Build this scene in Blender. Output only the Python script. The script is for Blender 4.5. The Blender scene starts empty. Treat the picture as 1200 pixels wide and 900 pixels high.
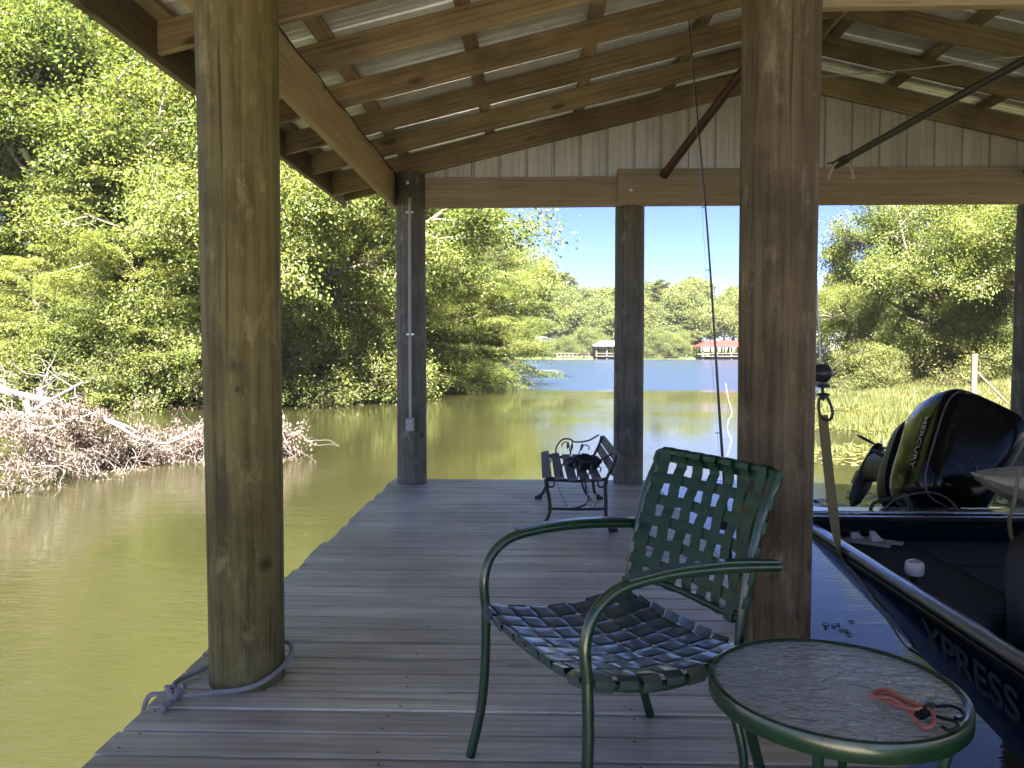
import bpy, math, random
import numpy as np
from mathutils import Vector, Matrix
R = math.radians
rnd = random.Random(7)
sc = bpy.context.scene
col = sc.collection
WATER = -0.65          # lake level; the deck top is z = 0

# ------------------------------------------------------------------ materials
def new_mat(name):
    m = bpy.data.materials.new(name); m.use_nodes = True
    nt = m.node_tree
    return m, nt, nt.nodes['Principled BSDF']
def N(nt, t, **kw):
    n = nt.nodes.new(t)
    for k, v in kw.items():
        if k in n.inputs: n.inputs[k].default_value = v
        else: setattr(n, k, v)
    return n
def ramp(nt, fac, stops):
    r = nt.nodes.new('ShaderNodeValToRGB'); el = r.color_ramp.elements
    while len(el) < len(stops): el.new(0.5)
    for e, (p, c) in zip(el, stops):
        e.position = p; e.color = tuple(c) + (1,) if len(c) == 3 else c
    nt.links.new(fac, r.inputs['Fac']); return r
def math_n(nt, op, a, b=None, clamp=False):
    n = nt.nodes.new('ShaderNodeMath'); n.operation = op; n.use_clamp = clamp
    for i, v in enumerate((a, b)):
        if v is None: continue
        if isinstance(v, (int, float)): n.inputs[i].default_value = v
        else: nt.links.new(v, n.inputs[i])
    return n.outputs[0]
def mixc(nt, fac, a, b, mode='MIX'):
    n = nt.nodes.new('ShaderNodeMix'); n.data_type = 'RGBA'; n.blend_type = mode
    for i, v in ((0, fac), (6, a), (7, b)):
        if isinstance(v, (int, float)): n.inputs[i].default_value = v
        elif isinstance(v, tuple): n.inputs[i].default_value = v if len(v) == 4 else v + (1,)
        else: nt.links.new(v, n.inputs[i])
    return n.outputs[2]
def bump(nt, b, h, strength=.3, dist=.01):
    n = nt.nodes.new('ShaderNodeBump'); n.inputs['Strength'].default_value = strength
    n.inputs['Distance'].default_value = dist
    nt.links.new(h, n.inputs['Height']); nt.links.new(n.outputs[0], b.inputs['Normal'])
    return n

def wood(name, c_dark, c_light, knots=.5, con=(.3, .68), rough=.7, grain=.35, tint=.25, wear=None, nails=False, spec=.3):
    """sawn timber; the UV map holds metres along / round the board, plus a per-board offset of 10s in v"""
    m, nt, b = new_mat(name); L = nt.links
    uv = nt.nodes.new('ShaderNodeUVMap'); sep = nt.nodes.new('ShaderNodeSeparateXYZ'); L.new(uv.outputs[0], sep.inputs[0])
    u, v = sep.outputs[0], sep.outputs[1]
    board = math_n(nt, 'FLOOR', math_n(nt, 'DIVIDE', v, 10.0))
    wn = nt.nodes.new('ShaderNodeTexWhiteNoise'); wn.noise_dimensions = '1D'; L.new(board, wn.inputs['W'])
    def vec(su, sv):
        c = nt.nodes.new('ShaderNodeCombineXYZ')
        L.new(math_n(nt, 'MULTIPLY', u, su), c.inputs[0]); L.new(math_n(nt, 'MULTIPLY', v, sv), c.inputs[1]); L.new(board, c.inputs[2])
        return c.outputs[0]
    # knots: sparse cells, the grain bends round them
    vo = N(nt, 'ShaderNodeTexVoronoi', Scale=1.0, Randomness=1.0); L.new(vec(1.9, 6.0), vo.inputs['Vector'])
    kd = vo.outputs['Distance']
    kn = ramp(nt, kd, [(0.0, (1, 1, 1)), (0.07, (1, 1, 1)), (0.16, (0, 0, 0))]).outputs[0]
    sepc = nt.nodes.new('ShaderNodeSeparateColor'); L.new(vo.outputs['Color'], sepc.inputs[0])
    kmask = math_n(nt, 'MULTIPLY', kn, math_n(nt, 'GREATER_THAN', sepc.outputs[0], 1 - knots))
    n1 = N(nt, 'ShaderNodeTexNoise', Scale=1.0, Detail=6.0, Roughness=.65, Distortion=.6); L.new(vec(1.4, 38), n1.inputs['Vector'])
    n2 = N(nt, 'ShaderNodeTexNoise', Scale=1.0, Detail=3.0, Roughness=.5, Distortion=1.2); L.new(vec(.9, 9), n2.inputs['Vector'])
    wv = N(nt, 'ShaderNodeTexWave', Scale=1.0, Distortion=9.0, Detail=3.0); wv.bands_direction = 'Y'
    wv.inputs['Detail Scale'].default_value = .7; L.new(vec(.35, 9), wv.inputs['Vector'])
    g = math_n(nt, 'ADD', math_n(nt, 'MULTIPLY', n1.outputs[0], .5), math_n(nt, 'MULTIPLY', n2.outputs[0], .42))
    g = math_n(nt, 'ADD', g, math_n(nt, 'MULTIPLY', wv.outputs['Fac'], .08))
    base = ramp(nt, g, [(con[0], c_dark), (con[1], c_light)]).outputs[0]
    # tint from board to board
    t = math_n(nt, 'ADD', math_n(nt, 'MULTIPLY', wn.outputs['Value'], tint * 2), 1 - tint)
    tc = nt.nodes.new('ShaderNodeCombineColor')
    for i in range(3): L.new(t, tc.inputs[i])
    base = mixc(nt, 1.0, base, tc.outputs[0], 'MULTIPLY')
    if wear:
        n3 = N(nt, 'ShaderNodeTexNoise', Scale=1.3, Detail=5.0, Roughness=.6)
        co = nt.nodes.new('ShaderNodeTexCoord'); L.new(co.outputs['Object'], n3.inputs['Vector'])
        base = mixc(nt, ramp(nt, n3.outputs[0], [(.42, (0, 0, 0)), (.66, (.75, .75, .75))]).outputs[0], base, wear)
    dark = tuple(c * .28 for c in c_dark)
    base = mixc(nt, math_n(nt, 'MULTIPLY', kmask, .85), base, dark)
    # fine checks / cracks along the grain
    n4 = N(nt, 'ShaderNodeTexNoise', Scale=1.0, Detail=2.0); L.new(vec(2.2, 95), n4.inputs['Vector'])
    ck = ramp(nt, n4.outputs[0], [(.30, (1, 1, 1)), (.37, (0, 0, 0))]).outputs[0]
    base = mixc(nt, math_n(nt, 'MULTIPLY', ck, .6), base, dark)
    L.new(base, b.inputs['Base Color'])
    b.inputs['Roughness'].default_value = rough
    b.inputs['Specular IOR Level'].default_value = spec
    bump(nt, b, math_n(nt, 'SUBTRACT', g, ck), grain, .004)
    return m

def plain(name, c, rough=.5, metal=0.0, spec=.5, var=.12, scale=8, coat=0, bmp=0):
    m, nt, b = new_mat(name); L = nt.links
    co = nt.nodes.new('ShaderNodeTexCoord')
    n = N(nt, 'ShaderNodeTexNoise', Scale=scale, Detail=5.0, Roughness=.65); L.new(co.outputs['Object'], n.inputs['Vector'])
    base = mixc(nt, n.outputs[0], tuple(x * (1 - var) for x in c), tuple(min(1, x * (1 + var)) for x in c))
    L.new(base, b.inputs['Base Color'])
    r = math_n(nt, 'ADD', math_n(nt, 'MULTIPLY', n.outputs[0], .25 * rough), rough * .87)
    L.new(r, b.inputs['Roughness'])
    b.inputs['Metallic'].default_value = metal; b.inputs['Specular IOR Level'].default_value = spec
    if coat: b.inputs['Coat Weight'].default_value = coat; b.inputs['Coat Roughness'].default_value = .04
    if bmp: bump(nt, b, n.outputs[0], bmp, .01)
    return m

def leaf(name, c1, c2, c3, trans=.4, rough=.45, spec=.35, scale=.5):
    m, nt, b = new_mat(name); L = nt.links
    geo = nt.nodes.new('ShaderNodeNewGeometry'); oi = nt.nodes.new('ShaderNodeObjectInfo')
    n = N(nt, 'ShaderNodeTexNoise', Scale=scale, Detail=2.0); L.new(geo.outputs['Position'], n.inputs['Vector'])
    f = math_n(nt, 'ADD', math_n(nt, 'MULTIPLY', geo.outputs['Random Per Island'], .55), math_n(nt, 'MULTIPLY', n.outputs[0], .7))
    f = math_n(nt, 'ADD', f, math_n(nt, 'MULTIPLY', math_n(nt, 'SUBTRACT', oi.outputs['Random'], .5), .35))
    c = ramp(nt, f, [(.25, c1), (.6, c2), (.95, c3)]).outputs[0]
    L.new(c, b.inputs['Base Color']); b.inputs['Roughness'].default_value = rough
    b.inputs['Specular IOR Level'].default_value = spec
    tr = nt.nodes.new('ShaderNodeBsdfTranslucent')
    L.new(mixc(nt, 1.0, c, (1.25, 1.15, .65), 'MULTIPLY'), tr.inputs['Color'])
    mx = nt.nodes.new('ShaderNodeMixShader'); mx.inputs[0].default_value = trans
    L.new(b.outputs[0], mx.inputs[1]); L.new(tr.outputs[0], mx.inputs[2])
    L.new(mx.outputs[0], nt.nodes['Material Output'].inputs['Surface'])
    return m

M = {}
M['deck'] = wood('weathered_deck_wood', (.36, .29, .19), (.80, .70, .51), knots=.42, con=(.33, .62), rough=.45, grain=.35, tint=.15, wear=(.36, .28, .19), spec=.6)
M['rafter'] = wood('rafter_wood', (.20, .152, .095), (.47, .375, .25), knots=.65, con=(.34, .64), tint=.28, wear=(.10, .065, .04))
M['beam'] = wood('pale_beam_wood', (.25, .20, .11), (.42, .35, .22), knots=.22, tint=.08)
M['header'] = wood('header_wood', (.30, .245, .19), (.52, .45, .36), knots=.35, tint=.15)
M['fascia'] = wood('fascia_wood', (.13, .10, .07), (.24, .20, .14), knots=.3, tint=.15)
M['pier'] = wood('grey_pier_wood', (.08, .07, .055), (.16, .14, .115), knots=.2)
M['slat'] = wood('grey_slat_wood', (.10, .10, .10), (.18, .18, .18), knots=.1, tint=.1)

def post_mat(name, c_dark, c_light, stains=(), patch=None):
    m, nt, b = new_mat(name); L = nt.links
    co = nt.nodes.new('ShaderNodeTexCoord'); mp = nt.nodes.new('ShaderNodeMapping')
    L.new(co.outputs['Object'], mp.inputs[0]); mp.inputs['Scale'].default_value = (26, 26, 1.1)
    n1 = N(nt, 'ShaderNodeTexNoise', Scale=1.0, Detail=8.0, Roughness=.68, Distortion=.5); L.new(mp.outputs[0], n1.inputs['Vector'])
    n2 = N(nt, 'ShaderNodeTexNoise', Scale=2.6, Detail=6.0, Roughness=.6); L.new(co.outputs['Object'], n2.inputs['Vector'])
    mp3 = nt.nodes.new('ShaderNodeMapping'); L.new(co.outputs['Object'], mp3.inputs[0]); mp3.inputs['Scale'].default_value = (11, 11, 4.5)
    n3 = N(nt, 'ShaderNodeTexNoise', Scale=1.0, Detail=5.0, Roughness=.7); L.new(mp3.outputs[0], n3.inputs['Vector'])
    g = math_n(nt, 'ADD', math_n(nt, 'MULTIPLY', n1.outputs[0], .55), math_n(nt, 'MULTIPLY', n2.outputs[0], .45))
    base = ramp(nt, g, [(.41, c_dark), (.57, c_light)]).outputs[0]
    pale = tuple(min(1, c * 1.75 + .05) for c in c_light)
    base = mixc(nt, ramp(nt, n3.outputs[0], [(.56, (0, 0, 0)), (.70, (.55, .55, .55))]).outputs[0], base, pale)
    dk = tuple(c * .3 for c in c_dark)
    mpk = nt.nodes.new('ShaderNodeMapping'); L.new(co.outputs['Object'], mpk.inputs[0]); mpk.inputs['Scale'].default_value = (40, 40, .8)
    nk = N(nt, 'ShaderNodeTexNoise', Scale=1.0, Detail=2.0); L.new(mpk.outputs[0], nk.inputs['Vector'])
    crack = ramp(nt, nk.outputs[0], [(.27, (1, 1, 1)), (.33, (0, 0, 0))]).outputs[0]
    base = mixc(nt, math_n(nt, 'MULTIPLY', crack, .7), base, dk)
    vo = N(nt, 'ShaderNodeTexVoronoi', Scale=2.6); L.new(co.outputs['Object'], vo.inputs['Vector'])
    base = mixc(nt, ramp(nt, vo.outputs['Distance'], [(.03, (.8, .8, .8)), (.09, (0, 0, 0))]).outputs[0], base, dk)
    for (p, s, a) in stains:       # dark stains at fixed spots of the trunk
        mv = nt.nodes.new('ShaderNodeMapping'); mv.vector_type = 'POINT'
        L.new(co.outputs['Object'], mv.inputs[0])
        mv.inputs['Location'].default_value = tuple(-p[i] / s[i] for i in range(3)); mv.inputs['Scale'].default_value = tuple(1 / x for x in s)
        ln = nt.nodes.new('ShaderNodeVectorMath'); ln.operation = 'LENGTH'; L.new(mv.outputs[0], ln.inputs[0])
        d = math_n(nt, 'ADD', ln.outputs['Value'], math_n(nt, 'MULTIPLY', math_n(nt, 'SUBTRACT', n3.outputs[0], .5), 2.2))
        d = math_n(nt, 'ADD', d, math_n(nt, 'MULTIPLY', math_n(nt, 'SUBTRACT', n1.outputs[0], .5), 1.6))
        k = ramp(nt, d, [(.25, (a, a, a)), (1.1, (0, 0, 0))]).outputs[0]
        base = mixc(nt, k, base, (.045, .032, .018))
    L.new(base, b.inputs['Base Color']); b.inputs['Roughness'].default_value = .72
    b.inputs['Specular IOR Level'].default_value = .3
    bump(nt, b, math_n(nt, 'SUBTRACT', g, crack), .7, .010)
    return m
M['post_l'] = post_mat('olive_treated_post', (.065, .052, .013), (.18, .148, .050),
                       stains=[((-.02, -.13, .70), (.05, .09, .16), .8), ((.02, -.13, 1.10), (.03, .06, .05), .8), ((.03, -.13, 1.02), (.012, .05, .02), 1)])
M['post_r'] = post_mat('brown_treated_post', (.042, .030, .014), (.135, .102, .054), stains=[((-.02, -.13, 1.55), (.10, .1, .25), .35)])
M['post_f'] = post_mat('grey_brown_post', (.07, .066, .050), (.15, .14, .108))

# glossy green paint, plastic strap, metals
M['green'] = plain('green_painted_metal', (.008, .036, .014), rough=.30, spec=.6, var=.25, scale=14, coat=.3)
M['strap_sheen'] = plain('green_strap_painted_sheen', (.035, .060, .060), rough=.36, spec=.9, var=.3, scale=20, coat=.5)  # seat weave: bluish sky and water sheen lightened into the base colour
M['strap_b'] = plain('dark_green_vinyl_strap', (.010, .040, .018), rough=.5, spec=.35, var=.25, scale=20)
M['black_iron'] = plain('black_cast_iron', (.012, .013, .014), rough=.45, var=.3, scale=30, bmp=.3)
M['black_cloth'] = plain('black_cloth', (.01, .01, .013), rough=.85, var=.4, scale=25, bmp=.5)
M['steel'] = plain('galvanised_steel', (.42, .43, .44), rough=.35, metal=.9, var=.2, scale=25)
M['alu'] = plain('boat_rail_aluminium', (.46, .49, .53), rough=.22, metal=.9, var=.15)
M['pvc'] = plain('grey_conduit', (.30, .30, .28), rough=.5, var=.1)
M['box_g'] = plain('grey_outlet_box', (.32, .33, .32), rough=.5, var=.1)
M['rope'] = plain('grey_rope', (.34, .325, .29), rough=.9, var=.35, scale=90, bmp=.6)
M['dark_pole'] = plain('dark_pipe', (.06, .055, .05), rough=.42, var=.3, scale=9)
M['red_pole'] = plain('reddish_brown_pipe', (.085, .035, .03), rough=.5, var=.3, scale=9)
M['cable'] = plain('dark_cable', (.03, .028, .025), rough=.6)
M['wire'] = plain('thin_line', (.35, .33, .28), rough=.5)
M['rod'] = plain('rod_graphite', (.015, .015, .018), rough=.25, var=.1)
M['white_p'] = plain('white_plastic', (.45, .44, .40), rough=.35, var=.08)
M['strap_y'] = plain('khaki_webbing', (.17, .14, .06), rough=.85, var=.18, scale=60, bmp=.4)
M['kayak'] = plain('beige_plastic', (.30, .28, .20), rough=.4, var=.1)
M['orange'] = plain('faded_orange_cord', (.42, .13, .08), rough=.6, var=.2, scale=60)
M['black_pl'] = plain('black_plastic', (.008, .008, .009), rough=.55, spec=.2, var=.1)
M['tape'] = plain('cream_tape', (.4, .38, .24), rough=.6, var=.1)
M['carpet'] = plain('charcoal_boat_carpet', (.05, .055, .06), rough=.95, spec=.1, var=.45, scale=40, bmp=.6)
M['vinyl'] = plain('black_seat_vinyl', (.007, .007, .007), rough=.5, spec=.3, var=.3, scale=12, bmp=.2)
M['gel'] = plain('black_gloss_gelcoat', (.008, .009, .012), rough=.12, var=.1, coat=.6)
M['cowl'] = plain('black_gloss_cowl', (.004, .0045, .0045), rough=.13, spec=.16, var=.1, coat=0)
M['silver_l'] = plain('silver_lettering', (.17, .175, .18), rough=.35, metal=.2, var=.05)
M['dim_l'] = plain('dim_grey_lettering', (.030, .036, .06), rough=.35, var=.05)
M['reflet'] = plain('dark_badge', (.03, .03, .03), rough=.35)
M['lilac'] = plain('pale_plate', (.5, .5, .48), rough=.5)
# hull: dark navy metallic; the lilac-grey reflection near the stern is painted into its colour
def hull_mat():
    m, nt, b = new_mat('navy_hull_painted_reflection'); L = nt.links
    co = nt.nodes.new('ShaderNodeTexCoord'); sp = nt.nodes.new('ShaderNodeSeparateXYZ'); L.new(co.outputs['Object'], sp.inputs[0])
    n = N(nt, 'ShaderNodeTexNoise', Scale=1.5, Detail=3.0); L.new(co.outputs['Object'], n.inputs['Vector'])
    f = math_n(nt, 'ADD', sp.outputs[1], math_n(nt, 'MULTIPLY', n.outputs[0], .5))
    c = ramp(nt, math_n(nt, 'MULTIPLY', f, .25), [(.52, (.006, .009, .026)), (.74, (.028, .038, .085)), (.98, (.26, .255, .29))]).outputs[0]
    L.new(c, b.inputs['Base Color']); b.inputs['Metallic'].default_value = .35; b.inputs['Roughness'].default_value = .22
    b.inputs['Coat Weight'].default_value = .7; b.inputs['Coat Roughness'].default_value = .05
    return m
M['hull'] = hull_mat()

def metal_sheet(name, c, dirt):
    m, nt, b = new_mat(name); L = nt.links
    co = nt.nodes.new('ShaderNodeTexCoord')
    n = N(nt, 'ShaderNodeTexNoise', Scale=2.2, Detail=6.0, Roughness=.7); L.new(co.outputs['Object'], n.inputs['Vector'])
    mp = nt.nodes.new('ShaderNodeMapping'); mp.inputs['Scale'].default_value = (12, 12, .8); L.new(co.outputs['Object'], mp.inputs[0])
    n2 = N(nt, 'ShaderNodeTexNoise', Scale=1.0, Detail=4.0); L.new(mp.outputs[0], n2.inputs['Vector'])
    f = math_n(nt, 'MULTIPLY', math_n(nt, 'ADD', n.outputs[0], n2.outputs[0]), .5)
    L.new(ramp(nt, f, [(.38, dirt), (.58, c)]).outputs[0], b.inputs['Base Color'])
    b.inputs['Roughness'].default_value = .33; b.inputs['Metallic'].default_value = .5
    return m
M['roof'] = metal_sheet('bare_roof_panel', (.82, .83, .85), (.66, .67, .70))
M['siding'] = metal_sheet('cream_siding_panel', (.66, .64, .56), (.50, .49, .44))

def glass_mat():
    m, nt, b = new_mat('hammered_glass'); L = nt.links
    co = nt.nodes.new('ShaderNodeTexCoord'); mp = nt.nodes.new('ShaderNodeMapping'); L.new(co.outputs['Object'], mp.inputs[0])
    mp.inputs['Scale'].default_value = (26, 48, 30); mp.inputs['Rotation'].default_value = (0, 0, R(25))
    n = N(nt, 'ShaderNodeTexNoise', Scale=1.0, Detail=2.0, Distortion=.8); L.new(mp.outputs[0], n.inputs['Vector'])
    b.inputs['Base Color'].default_value = (.86, .92, .96, 1); b.inputs['Roughness'].default_value = .04
    b.inputs['Transmission Weight'].default_value = .62; b.inputs['IOR'].default_value = 2.1
    bump(nt, b, n.outputs[0], 1.0, .014)
    return m
M['glass'] = glass_mat()

def water_mat():
    m, nt, b = new_mat('murky_green_lake_water'); L = nt.links
    geo = nt.nodes.new('ShaderNodeNewGeometry'); sp = nt.nodes.new('ShaderNodeSeparateXYZ'); L.new(geo.outputs['Position'], sp.inputs[0])
    mp = nt.nodes.new('ShaderNodeMapping'); L.new(geo.outputs['Position'], mp.inputs[0]); mp.inputs['Scale'].default_value = (1.5, 5.2, 1)
    n1 = N(nt, 'ShaderNodeTexNoise', Scale=1.0, Detail=4.0, Roughness=.6, Distortion=.4); L.new(mp.outputs[0], n1.inputs['Vector'])
    mp2 = nt.nodes.new('ShaderNodeMapping'); L.new(geo.outputs['Position'], mp2.inputs[0]); mp2.inputs['Scale'].default_value = (6, 17, 1); mp2.inputs['Rotation'].default_value = (0, 0, R(12))
    n2 = N(nt, 'ShaderNodeTexNoise', Scale=1.0, Detail=3.0, Roughness=.6, Distortion=.5); L.new(mp2.outputs[0], n2.inputs['Vector'])
    big = N(nt, 'ShaderNodeTexNoise', Scale=.22, Detail=3.0); L.new(geo.outputs['Position'], big.inputs['Vector'])
    # wind-ruffled band: open lake beyond about 33 m
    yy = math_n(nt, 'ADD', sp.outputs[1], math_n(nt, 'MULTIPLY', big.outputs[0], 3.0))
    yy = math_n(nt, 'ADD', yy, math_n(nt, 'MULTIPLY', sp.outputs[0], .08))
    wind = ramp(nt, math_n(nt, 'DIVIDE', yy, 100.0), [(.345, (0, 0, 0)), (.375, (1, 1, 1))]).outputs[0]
    calm = ramp(nt, big.outputs[0], [(.42, (.25, .25, .25)), (.58, (1, 1, 1))]).outputs[0]
    # sheltered slip under the roof is almost glassy
    slip = ramp(nt, math_n(nt, 'MULTIPLY', math_n(nt, 'ADD', sp.outputs[0], 3.0), .1), [(.20, (1, 1, 1)), (.42, (.12, .12, .12))]).outputs[0]
    near = ramp(nt, math_n(nt, 'DIVIDE', sp.outputs[1], 20.0), [(.2, (0, 0, 0)), (.6, (1, 1, 1))]).outputs[0]
    shelter = math_n(nt, 'MAXIMUM', slip, near)
    h = math_n(nt, 'ADD', math_n(nt, 'MULTIPLY', n1.outputs[0], .8), math_n(nt, 'MULTIPLY', n2.outputs[0], .42))
    bp = nt.nodes.new('ShaderNodeBump'); bp.inputs['Distance'].default_value = .05
    st = math_n(nt, 'MULTIPLY', math_n(nt, 'MULTIPLY', calm, shelter), math_n(nt, 'ADD', math_n(nt, 'MULTIPLY', math_n(nt, 'SUBTRACT', 1.0, near), .5), .11))
    st = math_n(nt, 'ADD', st, math_n(nt, 'MULTIPLY', wind, .9), clamp=True)
    L.new(st, bp.inputs['Strength']); L.new(h, bp.inputs['Height']); L.new(bp.outputs[0], b.inputs['Normal'])
    L.new(math_n(nt, 'ADD', math_n(nt, 'MULTIPLY', wind, .22), .02), b.inputs['Roughness'])
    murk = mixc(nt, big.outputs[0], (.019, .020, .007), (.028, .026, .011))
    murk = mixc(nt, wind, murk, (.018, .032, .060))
    L.new(murk, b.inputs['Base Color']); b.inputs['IOR'].default_value = 1.5
    return m
M['water'] = water_mat()

def ground_mat():
    m, nt, b = new_mat('bank_ground'); L = nt.links
    geo = nt.nodes.new('ShaderNodeNewGeometry'); sp = nt.nodes.new('ShaderNodeSeparateXYZ'); L.new(geo.outputs['Position'], sp.inputs[0])
    n = N(nt, 'ShaderNodeTexNoise', Scale=.6, Detail=8.0, Roughness=.7); L.new(geo.outputs['Position'], n.inputs['Vector'])
    litter = ramp(nt, n.outputs[0], [(.35, (.06, .045, .02)), (.5, (.16, .09, .05)), (.65, (.06, .08, .02))]).outputs[0]
    lawn = ramp(nt, n.outputs[0], [(.35, (.05, .075, .018)), (.65, (.10, .13, .03))]).outputs[0]
    k = ramp(nt, math_n(nt, 'DIVIDE', sp.outputs[1], 200.0), [(.55, (0, 0, 0)), (.6, (1, 1, 1))]).outputs[0]
    L.new(mixc(nt, k, litter, lawn), b.inputs['Base Color']); b.inputs['Roughness'].default_value = .95
    return m
M['ground'] = ground_mat()
M['bark'] = plain('grey_brown_bark', (.13, .10, .075), rough=.9, var=.5, scale=9, bmp=.8)
M['bark_pale'] = plain('pale_trunk_bark', (.24, .21, .17), rough=.9, var=.45, scale=9, bmp=.8)
M['deadwood'] = plain('bleached_dead_wood', (.14, .125, .115), rough=.85, var=.3, scale=6, bmp=.6)
M['cyp'] = leaf('cypress_needles', (.088, .124, .031), (.15, .188, .050), (.245, .265, .088), trans=.55, spec=.2)
M['broad'] = leaf('broad_leaves', (.078, .114, .031), (.14, .178, .050), (.235, .255, .088), trans=.52, rough=.4, spec=.25)
M['dark_leaf'] = leaf('dark_leaves', (.055, .09, .025), (.115, .15, .042), (.20, .23, .07), trans=.5, rough=.4, spec=.25)
M['shrub'] = leaf('shrub_leaves', (.07, .10, .028), (.14, .165, .048), (.24, .25, .09), trans=.45, rough=.45, spec=.2)
M['far_leaf'] = leaf('distant_leaves', (.09, .12, .04), (.14, .17, .055), (.19, .21, .075), trans=.45, scale=.15)
M['dead_leaf'] = leaf('dead_pink_brown_leaves', (.060, .044, .036), (.118, .086, .070), (.19, .145, .125), trans=.2, spec=.2, scale=1.5)
M['marsh'] = leaf('marsh_grass', (.055, .075, .020), (.11, .125, .036), (.20, .18, .08), trans=.4, scale=1.3)
M['pads'] = leaf('floating_pads', (.05, .06, .015), (.11, .11, .03), (.20, .18, .07), trans=.1, rough=.3, spec=.6, scale=1)
M['red_roof'] = plain('red_metal_roof', (.26, .03, .025), rough=.45, var=.15, scale=.5)
M['pale_roof'] = plain('pale_metal_roof', (.24, .27, .27), rough=.4, var=.08, scale=.5)
M['brick'] = plain('brown_house_wall', (.16, .095, .06), rough=.8, var=.2, scale=1)
M['white_wall'] = plain('white_house_wall', (.42, .42, .40), rough=.7, var=.08, scale=1)
M['dark_glass'] = plain('dark_window_pane', (.02, .025, .03), rough=.1, var=.1)

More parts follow.
